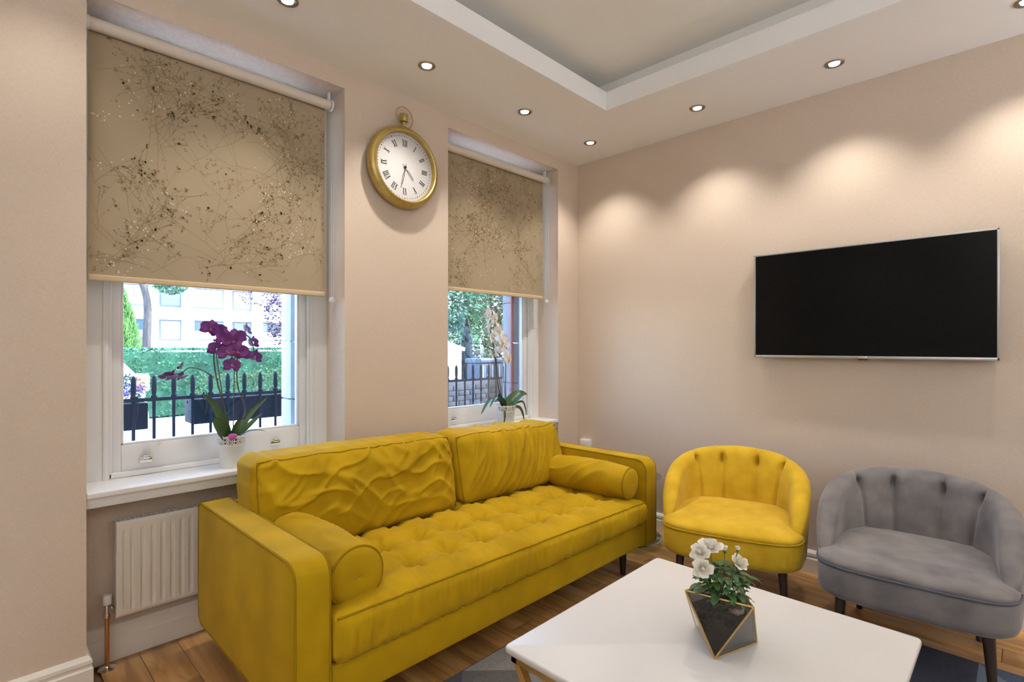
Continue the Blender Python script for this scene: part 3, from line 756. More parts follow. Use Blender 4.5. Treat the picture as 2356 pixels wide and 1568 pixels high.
# ------------------------------------------------------------------ tub chairs
def tub_chair(name, label, loc, rz, VM, pipe_mat, seed):
    root = thing(name, label, 'armchair', loc, rz, group='button back tub chairs')
    N = 96
    def outline(t, ins=0.0):
        c, s = cos(t), sin(t); e = 2 / 5.4
        x = (.318 - ins) * (1 if c >= 0 else -1) * abs(c)**e
        y = -.02 + (.29 - ins) * (1 if s >= 0 else -1) * abs(s)**e
        if s < 0: y -= .018 * max(0, 1 - (x / .318)**2)
        return x, y
    def rings(lv):
        vs = []; fs = []
        for z, ins in lv:
            for k in range(N):
                x, y = outline(2 * pi * k / N, ins); vs.append((x, y, z))
        for i in range(len(lv) - 1):
            for k in range(N): fs.append((i * N + k, i * N + (k + 1) % N, (i + 1) * N + (k + 1) % N, (i + 1) * N + k))
        fs.append(tuple(range(N))[::-1]); fs.append(tuple(range((len(lv) - 1) * N, len(lv) * N))); return vs, fs
    m = MB(); m.add(*rings([(.218, .045), (.222, .02), (.234, .006), (.254, 0), (.325, .002), (.345, .005), (.351, .012)])); m.build('seat_base', VM, root, 60, False)
    m = MB(); lv = [(.347, .010), (.355, .003), (.367, .004), (.380, .018), (.389, .05), (.395, .10), (.398, .17), (.400, .25)]
    m.add(*rings(lv)); m.build('seat', VM, root, 60, False)
    MB().tube([(*outline(2 * pi * k / N, .001), .351) for k in range(N)], .0046, 8, closed=True).build('piping', pipe_mat, root, world=False)
    PH = 134.0; SE = (-40, -13.5, 13.5, 40)
    def path(ph):
        if abs(ph) > 90: return Vector(((.298 - .012 * ((abs(ph) - 90) / 44)**2) * (1 if ph > 0 else -1), -.205 * (abs(ph) - 90) / 44, 0))
        a = radians(ph); s, c = sin(a), cos(a)
        return Vector((.298 * (1 if s >= 0 else -1) * abs(s)**.86, .272 * abs(c)**.9, 0))
    def ztop(ph): return .395 + .268 * max(0, 1 - abs(ph / PH)**1.75)**.86
    def sect(ph, v):
        s = ph / PH; p = path(ph); d = path(ph + .5) - path(ph - .5); nrm = Vector((d.y, -d.x, 0)).normalized()
        if nrm.dot(p) < 0: nrm = -nrm
        tap = max(.02, (1 - abs(s)**9))**.5; T = (.088 - .008 * abs(s)) * tap; zt = ztop(ph); zt = .30 + (zt - .30) * (tap**.35)
        zi, zo = .34, .235; R = T / 2
        hi, ho = max(.005, zt - R - zi), max(.005, zt - R - zo); arc = pi * R; tot = hi + arc + ho; L = v * tot
        if L < hi: off, z, ang, inn = -R, zi + L, pi, 1
        elif L < hi + arc:
            a = pi - (L - hi) / R; off, z, inn = R * cos(a), zt - R + R * sin(a), max(0, -cos(a)) * .8 + .2
        else: off, z, inn = R, zt - R - (L - hi - arc), 0
        # padded panels, seams and button tufts on the inside and over the top
        disp = 0
        if inn > 0:
            hz = max(0, min(1, (z - .39) / .27))
            puff = 1
            for q in SE:
                dq = (ph - q)
                disp += inn * (.014 * exp(-(dq / 1.7)**2) + .010 * exp(-(dq / 6.5)**2))
                disp += inn * .034 * exp(-(dq / 3.0)**2 - ((z - .588) / .030)**2)
            disp -= .006 * inn * sin(pi * min(1, hz * 1.1))
        off += disp * (1 if off < 0 else (1 - 2 * R) if False else .2)
        if inn > 0 and off > -R + disp + .001: z -= disp * .5
        lean = (z - .40) * (.26 - .20 * max(0, min(1, (abs(s) - .25) / .4)))
        w = nrm * (off + lean); return Vector((p.x + w.x, p.y + w.y, z))
    m = MB(); m.grid(190, 40, lambda u, v: sect(-PH + 2 * PH * u, v)); 
    nu = 190
    m.f.append(tuple(i * (nu + 1) for i in range(41))); m.mi.append(0); m.f.append(tuple(i * (nu + 1) + nu for i in range(41))[::-1]); m.mi.append(0)
    sh = m.build('backrest', VM, root, 180, False)
    for q in SE:
        zt = ztop(q); Rq = .044; v = .248 / ((zt - Rq - .34) + pi * Rq + (zt - Rq - .235))
        p = sect(q, v); p2 = path(q); inw = -p2.normalized()
        m = MB(); m.lathe([(.001, -.006), (.009, -.004), (.011, 0), (.009, .004), (.001, .006)], (0, 0, 0), 14, 'y')
        o = m.build('button', VM, sh, 60, False); o.location = p + Vector((0, 0, 0)); o.rotation_euler = (0, 0, math.atan2(inw.y, inw.x) + pi / 2)
    for x, y in ((-.225, -.20), (.225, -.20), (-.20, .19), (.20, .19)):
        MB().tube([(x * 1.06, y * 1.06, 0), (x, y, .232)], [.0125, .021], 16).build('leg', DARKW, root, world=False)
tub_chair('tub_chair', 'yellow velvet tub chair with buttoned back beside the sofa', (-.475, -1.352, .0045), radians(-74.2), VYC, M('yellow_piping', (.36, .22, .01), rough=.8, spec=.1), 1)
tub_chair('tub_chair', 'grey velvet tub chair with buttoned back under the television', (-.472, -2.088, .0045), radians(-86.3), VG, M('grey_piping', (.08, .08, .10), rough=.8, spec=.2), 2)

# ------------------------------------------------------------------ rug, coffee table, side table
RUGC = [(.30, .285, .275), (.20, .195, .20), (.115, .112, .125), (.17, .21, .28), (.085, .105, .15), (.62, .42, .06), (.38, .37, .36), (.05, .055, .075)]
RM = [M('rug_tone_%s' % n, c, rough=.95, spec=.1, var=(160, .25), bump=(500, .6, .003)) for n, c in zip(('silver', 'grey', 'slate', 'blue', 'navy', 'yellow', 'pale', 'ink'), RUGC)]
rx0, rx1, ry0, ry1 = -2.62, -.46, -3.0, -.885
m = MB(); m.rbox(rx0, rx1, ry0, ry1, 0, .0038, .0018, 1, mi=2)
nx, ny = 6, 6; rr = random.Random(5)
for i in range(nx):
    for j in range(ny):
        xa = rx0 + .006 + (rx1 - rx0 - .012) * i / nx; xb = rx0 + .006 + (rx1 - rx0 - .012) * (i + 1) / nx; yb2 = ry1 - .006 - (ry1 - ry0 - .012) * j / ny; ya2 = ry1 - .006 - (ry1 - ry0 - .012) * (j + 1) / ny; z = .0042
        cxm, cym = (xa + xb) / 2, (ya2 + yb2) / 2
        Q = [(xa, ya2, z), (xb, ya2, z), (xb, yb2, z), (xa, yb2, z)]
        for tri in (((0, 1, 2), (0, 2, 3)) if (i + j) % 2 else ((0, 1, 3), (1, 2, 3))):
            tx = sum(Q[k][0] for k in tri) / 3; ty = sum(Q[k][1] for k in tri) / 3
            if tx > -1.1: c = rr.choice((3, 4, 3, 7, 1))
            elif ty > -1.15: c = rr.choice((0, 1, 0, 2, 6))
            elif ty > -1.75 and tx > -2.2 and tx < -1.3: c = 5 if rr.random() < .7 else 0
            else: c = rr.choice((0, 1, 2, 3, 6))
            m.add([Q[k] for k in tri], [(0, 1, 2)], c)
rug = tag(m.build('rug', RM, smooth=0), 'low pile rug of grey, blue and yellow triangles under the coffee table', 'rug')

TXa, TXb, TYa, TYb, TZ = -2.186, -1.346, -2.214, -1.398, .42
tb = thing('coffee_table', 'square coffee table with white stone top on a slanted gold frame', 'table', ((TXa + TXb) / 2, (TYa + TYb) / 2, 0.0045))
STONEW = M('white_marble', (.66, .64, .615), rough=.34, var=(3.2, .05, 6))
def slab(x0, x1, y0, y1, z0, z1, rc, re):
    pr = rrect(x0, x1, y0, y1, (rc,) * 4, 6); n = len(pr); cx, cy = (x0 + x1) / 2, (y0 + y1) / 2; vs = []; fs = []
    lv = [(z0, re), (z0 + re * .3, re * .3), (z0 + re, 0), (z1 - re, 0), (z1 - re * .3, re * .3), (z1, re)]
    for z, i in lv: vs += [(x + (i if x < cx else -i), y + (i if y < cy else -i), z) for x, y in pr]
    for k in range(len(lv) - 1):
        for i in range(n): fs.append((k * n + i, k * n + (i + 1) % n, (k + 1) * n + (i + 1) % n, (k + 1) * n + i))
    fs.append(tuple(range(n))[::-1]); fs.append(tuple(range((len(lv) - 1) * n, len(lv) * n))); return vs, fs
m = MB(); m.add(*slab(TXa, TXb, TYa, TYb, TZ - .020, TZ, .014, .005)); m.build('top', STONEW, tb, smooth=50)
fi = .014; bz0, bz1 = TZ - .045, TZ - .020; bw2 = .022
m = MB(); m.rbox(TXa + fi, TXb - fi, TYb - fi - bw2, TYb - fi, bz0, bz1, .002, 1); m.rbox(TXa + fi, TXb - fi, TYa + fi, TYa + fi + bw2, bz0, bz1, .002, 1)
m.rbox(TXa + fi, TXa + fi + bw2, TYa + fi, TYb - fi, bz0, bz1, .002, 1); m.rbox(TXb - fi - bw2, TXb - fi, TYa + fi, TYb - fi, bz0, bz1, .002, 1); m.build('apron_frame', BRASS, tb)
def bar(p0, p1, wd, parent, name):
    p0, p1 = Vector(p0), Vector(p1); d = (p1 - p0).normalized(); a = Vector((1, 0, 0)); b = d.cross(a).normalized(); vs = []
    for p in (p0, p1):
        for s, t in ((-1, -1), (1, -1), (1, 1), (-1, 1)): vs.append(p + a * s * wd / 2 + b * t * wd / 2)
    return MB().add(vs, [(0, 3, 2, 1), (4, 5, 6, 7), (0, 1, 5, 4), (1, 2, 6, 5), (2, 3, 7, 6), (3, 0, 4, 7)]).build(name, BRASS, parent, smooth=0)
for x in (TXa + fi + .011, TXb - fi - .011):
    bar((x, TYb - .03, bz0 + .004), (x, TYb - .28, .02), .02, tb, 'leg'); bar((x, TYa + .03, bz0 + .004), (x, TYa + .28, .02), .02, tb, 'leg')
    m = MB(); m.rbox(x - .011, x + .011, TYa + .25, TYb - .25, .0045, .0312, .002, 1); m.build('foot_rail', BRASS, tb)

TG = glass_mat('table_glass', (.82, .93, .90), .09); TGE = glass_mat('glass_edge', (.25, .60, .52), .12)
st = thing('side_table', 'round two tier glass side table behind the far sofa arm', 'table', (-.285, -.60, 0))
for nm, z, r in (('top', .41, .215), ('lower_shelf', .028, .215)):
    m = MB(); m.lathe([(.001, z), (r - .002, z), (r, z + .002), (r, z + .006), (r - .002, z + .008), (.001, z + .008)], (-.285, -.60, 0), 56, cap=False); o = m.build(nm, TG, st, smooth=40)
    m = MB(); m.tube([(-.285 + (r + .0005) * cos(t), -.60 + (r + .0005) * sin(t), z + .004) for t in [2 * pi * i / 56 for i in range(56)]], .0042, 6, closed=True); m.build('rim', TGE, o)
for i in range(3):
    a = 2 * pi * i / 3 + 2.2; x, y = -.285 + .15 * cos(a), -.60 + .15 * sin(a)
    MB().tube([(x, y, 0), (x, y, .41)], .010, 12).build('leg', CHROME, st)
sb = thing('socket_box', 'small white plastic box on the wall in the corner behind the sofa', 'box', (-.001, -.085, .46))
MB().rbox(-.034, 0, -.128, -.042, .46, .545, .006, 2).build('casing', PLASTIC, sb)
MB().rbox(-.0385, -.034, -.118, -.052, .47, .535, .003, 1).build('cover', PLASTIC, sb)
# ------------------------------------------------------------------ glass planter with roses
def blade(pts, wd, n=10, cup=.25, up=(0, 0, 1), mi=0, mb=None, k=4, tipf=.75):
    """leaf or petal: strip of quads along a smooth path, wd = half width"""
    mb = mb or MB(); P = catmull(pts, max(2, n // max(1, len(pts) - 1))); L = len(P); up = Vector(up); rows = []
    for i, p in enumerate(P):
        t = i / (L - 1); d = (P[min(i + 1, L - 1)] - P[max(i - 1, 0)]).normalized(); s = d.cross(up)
        s = s.normalized() if s.length > 1e-5 else Vector((1, 0, 0)); nn = s.cross(d).normalized()
        w_ = wd * (max(0.0, sin(pi * min(1, (.06 + .94 * t)**tipf))))**.7 + wd * .04
        rows.append([p + s * (w_ * (2 * j / k - 1)) + nn * (cup * w_ * (2 * j / k - 1)**2) for j in range(k + 1)])
    vs = [q for r in rows for q in r]; W = k + 1
    mb.add(vs, [(i * W + j, i * W + j + 1, (i + 1) * W + j + 1, (i + 1) * W + j) for i in range(L - 1) for j in range(k)], mi)
    return mb
LEAFM = M('rose_leaf', (.035, .10, .022), rough=.45, objvar=.35, var=(60, .25)); STEMM = M('rose_stem', (.06, .13, .03), rough=.6)
ROSE = M('rose_petal', (.88, .84, .75), rough=.6, sheen=.2, var=(30, .08))
SOIL = M('potting_soil', (.030, .017, .010), rough=.95, var=(70, .6, 8), bump=(120, 1, .01))
PGL = glass_mat('planter_glass', (.85, .85, .85), .06)
pc = Vector((-1.7565, -1.8208, .4205)); RB, RT, NP = .0938, .0996, 3; PHt = .1403
pl = thing('terrarium_planter', 'faceted glass planter with brass edges on the coffee table', 'planter', pc)
a0 = radians(191.6)
bot = [pc + Vector((RB * cos(a0 + 2 * pi * i / NP), RB * sin(a0 + 2 * pi * i / NP), .003)) for i in range(NP)]
top = [pc + Vector((RT * cos(a0 - pi / NP + 2 * pi * i / NP), RT * sin(a0 - pi / NP + 2 * pi * i / NP), PHt)) for i in range(NP)]
faces = []; edges = []
for i in range(NP):
    j = (i + 1) % NP
    faces += [(top[i], top[j], bot[i]), (bot[i], bot[j], top[j])]; edges += [(top[i], top[j]), (bot[i], bot[j]), (top[i], bot[i]), (bot[i], top[j])]
for a, b, c in faces:
    n = (b - a).cross(c - a).normalized() * .0012
    MB().add([a - n, b - n, c - n, a + n, b + n, c + n], [(0, 2, 1), (3, 4, 5), (0, 1, 4, 3), (1, 2, 5, 4), (2, 0, 3, 5)]).build('pane', PGL, pl, smooth=0)
for a, b in edges: MB().tube([a, b], .0026, 6).build('edge_strip', BRASS, pl)
MB().add(bot + [p - Vector((0, 0, .002)) for p in bot], [(0, 1, 2), (5, 4, 3)] + [(i, 3 + i, 3 + (i + 1) % 3, (i + 1) % 3) for i in range(3)]).build('base_plate', BRASS, pl, smooth=0)
# soil follows the glass up to a lumpy surface
m = MB(); hS = .098
def soil_ring(t, sc):
    out = []
    for i in range(NP):
        j = (i + 1) % NP
        for q in ((top[i] * t + bot[i] * (1 - t)), (bot[i] * (1 - t) + top[j] * t)): out.append(Vector((pc.x + (q.x - pc.x) * sc, pc.y + (q.y - pc.y) * sc, q.z)))
    return out
lv = [soil_ring(.03, .93), soil_ring(.35, .93), soil_ring(.68, .93)]; vs = [q for r in lv for q in r]
n8 = 2 * NP; fs = [(i * n8 + k, i * n8 + (k + 1) % n8, (i + 1) * n8 + (k + 1) % n8, (i + 1) * n8 + k) for i in range(2) for k in range(n8)]
c0 = len(vs); vs += [pc + Vector((0, 0, .105)), pc + Vector((0, 0, .006))]
fs += [(2 * n8 + k, 2 * n8 + (k + 1) % n8, c0) for k in range(n8)] + [((k + 1) % n8, k, c0 + 1) for k in range(n8)]
m.add(vs, fs); m.build('soil', SOIL, pl, smooth=0)
PEB = M('pebble', (.55, .46, .36), rough=.6, objvar=.3); rp = random.Random(4)
for i in range(13):
    a = radians(250) + rp.uniform(-.5, 1.2); r = rp.uniform(.030, .055); z = rp.uniform(.098, .112)
    s = rp.uniform(.007, .012); m = MB(); m.lathe([(.001, -.7), (.7, -.55), (1, 0), (.7, .55), (.001, .7)], (0, 0, 0), 9)
    o = m.build('pebble', PEB, pl, 60, False); o.location = (r * cos(a), r * sin(a), z); o.scale = (s, s * .8, s); o.rotation_euler = (rp.random(), rp.random(), rp.random() * 6)

rose = thing('rose_plant', 'small white rose bush growing in the glass planter', 'plant', pc + Vector((0, 0, .10)))
B = pc + Vector((.006, .004, .105))
upv = Vector((0, 0, 1))
def rose_mesh(open_):
    m = MB(); rr = random.Random(int(open_ * 100))
    for ring, (np_, R_, h_) in enumerate(((2, .004, .024), (3, .0075, .0235), (4, .012, .021), (4, .017, .017), (5, .0225, .0115))):
        R_ *= .35 + .65 * open_; h_ = h_ * open_ + .023 * (1 - open_)
        for i in range(np_):
            a = 2 * pi * i / np_ + ring * .9 + rr.uniform(-.2, .2); half = pi / np_ * 1.12; ph_ = rr.uniform(0, 6); dz_ = rr.uniform(-.003, .003); Rk = R_ * rr.uniform(.86, 1.14)
            def fn(u, v):
                c = 2 * u - 1; vv = v * (1 - .34 * c * c + .07 * sin(6 * c + ph_)); t = a + c * half
                rho = Rk * sin(min(1, vv * 1.02) * pi / 2)**.75 * (1 + .30 * vv**4 * ring / 4); z_ = h_ * vv**1.15 + dz_ * v - (.003 * vv**6 * ring / 4)
                return (rho * cos(t), rho * sin(t), z_)
            m.grid(8, 6, fn)
    m.lathe([(.002, .002), (.0062, .008), (.0058, .014), (.0036, .0195), (.001, .0215)], (0, 0, 0), 10)
    m.lathe([(.001, -.009), (.005, -.006), (.007, 0), (.005, .004)], (0, 0, 0), 8, mi=1); return m
full = rose_mesh(1.0); half = rose_mesh(.72); bud = rose_mesh(.18)
def bloom(mb, pos, nrm, s, name='blossom'):
    o = mb.build(name, [ROSE, STEMM], rose, 60, False); o.location = pos - chain_loc(rose)
    o.rotation_euler = Vector(nrm).to_track_quat('Z', 'Y').to_euler(); o.scale = (s, s, s); return o
BL = [((-.051, .038, .142), full, (-.75, -.2, .6), .92), ((-.012, .027, .148), full, (-.3, -.2, .9), 1.15), ((-.086, .017, .118), full, (-.80, -.60, .25), .95),
      ((.023, -.038, .1105), half, (-.2, -.5, .8), 1.05), ((.026, .002, .135), bud, (.05, .05, 1), .75), ((.031, -.032, .145), bud, (.1, -.1, 1), .6)]
for off_, mb, nr, s in BL:
    p = B + Vector(off_); bloom(mb, p, nr, s)
    st_ = catmull([B, B * .5 + p * .5 + Vector((0, 0, -.012)), p - Vector(nr) * .004], 6); MB().tube(st_, .0014, 6).build('stem', STEMM, rose)
lf = blade([(0, 0, 0), (.011, 0, .002), (.024, 0, 0), (.030, 0, -.003)], .0100, 9, .22); 
leaf0 = lf.build('leaf', LEAFM, rose, 60, False); rl = random.Random(12); used = False
def put_leaf(p, d, s):
    global used
    o = leaf0 if not used else leaf0.copy()
    if used: COL.objects.link(o); o.parent = rose
    used = True
    o.location = p - chain_loc(rose); o.rotation_euler = Vector(d).to_track_quat('X', 'Z').to_euler(); o.scale = (s, s, s)
for k in range(20):
    a = rl.uniform(0, 2 * pi); el = rl.uniform(.5, 1.3); d = Vector((cos(a) * cos(el), sin(a) * cos(el), sin(el))); L = rl.uniform(.05, .085)
    MB().tube(catmull([B - Vector((0, 0, .006)), B + d * L * .5 + Vector((0, 0, .006)), B + d * L], 4), .0009, 5).build('stem', STEMM, rose)
for k in range(190):
    a = rl.uniform(0, 2 * pi); sz_ = rl.uniform(-.9, 1); r_ = sqrt(max(0, 1 - sz_ * sz_)) * rl.uniform(.45, 1.0)
    p = B + Vector((.066 * r_ * cos(a), .066 * r_ * sin(a), .050 + .052 * sz_))
    put_leaf(p, Vector((cos(a) * .9, sin(a) * .9, rl.uniform(-.7, .25))) + Vector((rl.gauss(0, .4), rl.gauss(0, .4), 0)), rl.uniform(.55, .95))
side_ = Vector((.70, -.71, 0))
for off_, dx, s in (((.021, -.051, .071), 1, 1.15), ((.034, -.063, .077), 1, 1.2), ((.021, -.051, .027), .8, 1.1), ((-.051, .024, .086), -1, 1.0), ((-.061, .034, .059), -1, 1.0), ((-.058, .031, .041), -1, 1.0), ((.016, -.045, .035), .5, 1.0)):
    put_leaf(B + Vector(off_), side_ * dx + Vector((0, 0, -.35)), s)

# ------------------------------------------------------------------ orchids on the sills
ORL = M('orchid_leaf', (.030, .075, .022), rough=.35, var=(12, .35)); ORS = M('orchid_stem', (.045, .04, .018), rough=.5)
def petal_grid(mb, ang, ln, wd, back, mi=0, cup=.15):
    c, s = cos(ang), sin(ang)
    def fn(u, v):
        r = .12 * ln + v * ln * .88; w_ = wd * sin(pi * min(1, .10 + .86 * v**.85))**.65 * (2 * u - 1)
        return (r * c - w_ * s, back * v * v - cup * abs(2 * u - 1)**2 * wd * .5 + .0, r * s + w_ * c)
    mb.grid(6, 7, fn, mi)
def orchid_mesh(sz):
    m = MB()
    for a in (pi / 2, pi * 7 / 6, pi * 11 / 6): petal_grid(m, a, sz, sz * .36, sz * .25)
    for a in (radians(14), radians(166)): petal_grid(m, a, sz * 1.05, sz * .58, sz * .08)
    l = MB()
    l.grid(6, 6, lambda u, v: ((u - .5) * sz * .34 * sin(pi * (.15 + .75 * v)), -sz * .16 - sz * .12 * sin(pi * v), -sz * .05 - sz * .34 * v + sz * .10 * abs(u - .5)))
    l.lathe([(sz * .03, -.004), (sz * .08, 0), (sz * .06, sz * .12), (.001, sz * .16)], (0, -.001, 0), 10, 'y')
    return m, l
def orchid(name, label, base, petal, lipm, flowers, stems, leaves, sz, stakes=()):
    root = thing(name, label, 'orchid', base)
    m, l = orchid_mesh(sz); f0 = None
    for x, y, z, rz, rx, ry, s in flowers:
        if f0 is None:
            o = m.build('blossom', petal, root, 60, False); lp = l.build('lip', lipm, o, 60, False); f0 = (o, lp)
        else:
            o = f0[0].copy(); COL.objects.link(o); o.parent = root; lp = f0[1].copy(); COL.objects.link(lp); lp.parent = o
        o.location = Vector((x, y, z)) - Vector(base); o.rotation_euler = (rx, ry, rz); o.scale = (s, s, s)
    for P, r in stems: MB().tube(catmull(P, 6), r, 7).build('stem', ORS, root)
    for P in stakes: MB().tube(P, .0022, 6).build('stake', ORS, root)
    for P, wd, up in leaves: blade(P, wd, 16, .35, up).build('leaf', ORL, root, 60)
    return root
def pot(name, label, c, h, r0, r1):
    root = thing(name, label, 'flower pot', c, group='white lace rim flower pots'); hb = h * .68
    m = MB(); m.lathe([(r0 * .96, 0), (r0, .003), (r0 + (r1 - r0) * .68, hb), (r0 + (r1 - r0) * .68 + .0015, hb + .0015), (r0 + (r1 - r0) * .70, hb + .004), (r0 + (r1 - r0) * .68 - .003, hb + .004), (r0 * .9, .006)], c, 48); m.build('body', PLASTIC, root, smooth=50)
    nu, nv = 96, 16; lace = MB(); vs = []
    for j in range(nv + 1):
        v = j / nv
        for i in range(nu):
            t = 2 * pi * i / nu; sc = .004 * abs(sin(t * 8)) if j == nv else 0
            rr = r0 + (r1 - r0) * (.68 + .32 * v) + .001; vs.append((c[0] + rr * cos(t), c[1] + rr * sin(t), c[2] + hb + .003 + (h - hb - .003) * v + sc - .002))
    fs = []
    for j in range(nv):
        for i in range(nu):
            ii, jj = (i % 12) - 5.5, j - 7.5
            d = sqrt(ii * ii + (jj * .8)**2); hole = (1.0 < d < 2.4 and (i + j) % 3) or (3.6 < d < 4.6 and (int(math.atan2(jj, ii) * 3) % 2)) or (d > 5.6 and 3 < j < 13)
            if j in (0, nv - 1): hole = False
            if not hole: fs.append((j * nu + i, j * nu + (i + 1) % nu, (j + 1) * nu + (i + 1) % nu, (j + 1) * nu + i))
    lace.add(vs, fs); lo = lace.build('lace_rim', PLASTIC, root, smooth=0); md = lo.modifiers.new('thickness', 'SOLIDIFY'); md.thickness = .0016; md.offset = -1
    m = MB(); m.lathe([(r0 * .8, .01), (r0 + (r1 - r0) * .6 - .004, hb), (r1 - .008, h * .93), (.001, h * .95)], c, 32); m.build('growing_medium', M('bark_mix', (.06, .035, .02), rough=.9, var=(90, .5), bump=(90, 1, .01)), root)
    return root
c1 = (-2.399, .092, SILL)
pot('flower_pot', 'white lace rim pot holding the purple orchid', c1, .140, .044, .056)
FL = [(-2.487, .08, 1.312, .1, .1, .3, 1), (-2.455, .10, 1.305, -.6, .2, -.2, .9), (-2.432, .07, 1.272, .3, .1, .2, 1.05), (-2.405, .06, 1.262, 0, .15, 0, 1.15), (-2.378, .09, 1.275, -.4, .1, -.3, 1),
      (-2.458, .09, 1.222, .2, 0, .3, 1.0), (-2.425, .065, 1.212, .1, .05, -.2, 1.05), (-2.386, .055, 1.215, -.1, .1, .2, 1.1), (-2.355, .09, 1.200, -.5, .1, 0, .85), (-2.402, .075, 1.152, .1, -.1, .15, .95),
      (-2.425, .12, 1.292, .5, .3, .5, .9), (-2.332, .10, 1.312, -1.4, .3, .2, .75), (-2.305, .10, 1.252, -1.2, .1, 0, .8), (-2.300, .09, 1.188, -1.0, .1, .2, .85), (-2.640, .10, 1.112, .9, .9, .3, .9), (-2.605, .09, 1.108, .3, 1.1, 0, .9), (-2.592, .10, 1.150, 1.2, .5, .3, .65)]
ST = [([(-2.402, .09, .84), (-2.425, .09, .95), (-2.452, .09, 1.06), (-2.467, .09, 1.14), (-2.470, .09, 1.21), (-2.455, .09, 1.28), (-2.44, .09, 1.31)], .0030),
      ([(-2.395, .09, .84), (-2.345, .085, .93), (-2.352, .085, .99), (-2.374, .085, 1.05), (-2.380, .085, 1.15), (-2.370, .085, 1.24), (-2.34, .09, 1.285), (-2.31, .095, 1.25), (-2.303, .095, 1.19)], .0027),
      ([(-2.470, .09, 1.10), (-2.515, .095, 1.135), (-2.562, .10, 1.145), (-2.590, .10, 1.125), (-2.63, .10, 1.118)], .0020)]
LV = [([(-2.41, .09, .83), (-2.44, .085, .91), (-2.475, .08, .985), (-2.520, .075, 1.035)], .016, (0.3, -1, .2)), ([(-2.41, .085, .83), (-2.435, .075, .90), (-2.468, .07, .955), (-2.482, .07, .985)], .017, (.3, -1, .2)),
      ([(-2.39, .09, .83), (-2.355, .09, .885), (-2.31, .09, .945), (-2.245, .095, 1.0)], .014, (-.2, -1, .3)), ([(-2.42, .075, .83), (-2.445, .06, .87), (-2.470, .055, .915), (-2.472, .055, .935)], .026, (.2, -1, .1)),
      ([(-2.39, .08, .835), (-2.35, .075, .865), (-2.31, .075, .90), (-2.275, .08, .93)], .012, (0, -.7, 1)), ([(-2.38, .08, .835), (-2.33, .07, .855), (-2.29, .06, .855), (-2.265, .055, .848)], .010, (0, 0, 1)), ([(-2.40, .07, .83), (-2.395, .055, .86), (-2.38, .05, .90), (-2.365, .05, .915)], .02, (0, -1, .2))]
orchid('orchid', 'purple orchid in bloom on the near window sill', (c1[0], c1[1], c1[2] + .13), M('purple_petal', (.125, .012, .17), rough=.55, sheen=.3, var=(35, .35)), M('purple_lip', (.16, .01, .06), rough=.5), FL, ST, LV, .040,
       [[(-2.410, .10, .84), (-2.468, .10, 1.27)], [(-2.392, .095, .84), (-2.386, .095, 1.2)]])
o = blade([(-2.43, .03, .842), (-2.415, .028, .848), (-2.395, .03, .852)], .014, 6, -.3, (0, -1, .4)).build('fallen_petal', M('fallen_purple', (.34, .04, .28), rough=.5), None, 60)
tag(o, 'single purple petal resting on the rim of the purple orchid pot', 'petal')
c2 = (-.692, .080, SILL)
pot('flower_pot', 'white lace rim pot holding the white orchid', c2, .135, .050, .066)
FW = [(-.868, .06, 1.44, .5, .1, .2, 1), (-.825, .05, 1.41, .4, .1, -.2, 1), (-.845, .10, 1.465, .8, .3, 0, .9), (-.875, .05, 1.345, .6, .05, .3, 1), (-.852, .04, 1.285, .5, .05, 0, 1.05), (-.905, .08, 1.30, .9, .1, .2, .9),
      (-.795, .05, 1.335, .3, .1, -.2, 1), (-.772, .04, 1.265, .4, 0, .2, 1), (-.735, .05, 1.235, .1, 0, -.3, 1), (-.715, .04, 1.155, .3, 0, .2, 1), (-.795, .06, 1.20, .5, -.1, 0, .9), (-.915, .07, 1.215, 1.1, -.2, 0, .8), (-.84, .06, 1.18, .6, -.2, .2, .85), (-.735, .08, 1.29, -.2, .1, .2, .9)]
SW = [([(-.70, .08, .83), (-.76, .08, .95), (-.795, .07, 1.10), (-.815, .07, 1.22), (-.84, .07, 1.32), (-.835, .07, 1.42)], .0042), ([(-.69, .08, .83), (-.70, .075, .95), (-.705, .07, 1.06), (-.712, .07, 1.13), (-.80, .065, 1.2), (-.91, .07, 1.24)], .0034)]
LW = [([(-.69, .07, .82), (-.66, .05, .87), (-.60, .03, .91), (-.545, .02, .905)], .040, (0, -.6, 1)), ([(-.70, .08, .82), (-.78, .08, .885), (-.86, .07, .87), (-.935, .06, .80)], .022, (0, 0, 1)), ([(-.71, .07, .82), (-.76, .05, .88), (-.83, .03, .90), (-.90, .02, .845)], .02, (0, 0, 1)),
      ([(-.72, .06, .82), (-.755, .03, .80), (-.765, .02, .76), (-.775, .02, .72)], .009, (0, -1, .2)), ([(-.66, .06, .83), (-.615, .03, .82), (-.585, .025, .77), (-.575, .025, .73)], .011, (0, -1, .2)), ([(-.66, .05, .84), (-.59, .03, .86), (-.56, .025, .81), (-.55, .025, .76)], .007, (0, -1, .2)), ([(-.70, .09, .82), (-.73, .10, .88), (-.74, .10, .92)], .022, (0, -1, .3))]
orchid('orchid', 'white orchid in bloom on the sill behind the sofa', (c2[0], c2[1], c2[2] + .125), M('white_petal', (.74, .74, .76), rough=.55, sheen=.3), M('yellow_lip', (.40, .30, .05), rough=.5), FW, SW, LW, .056,
       [[(-.705, .09, .83), (-.80, .09, 1.25)], [(-.69, .09, .83), (-.705, .09, 1.10)]])
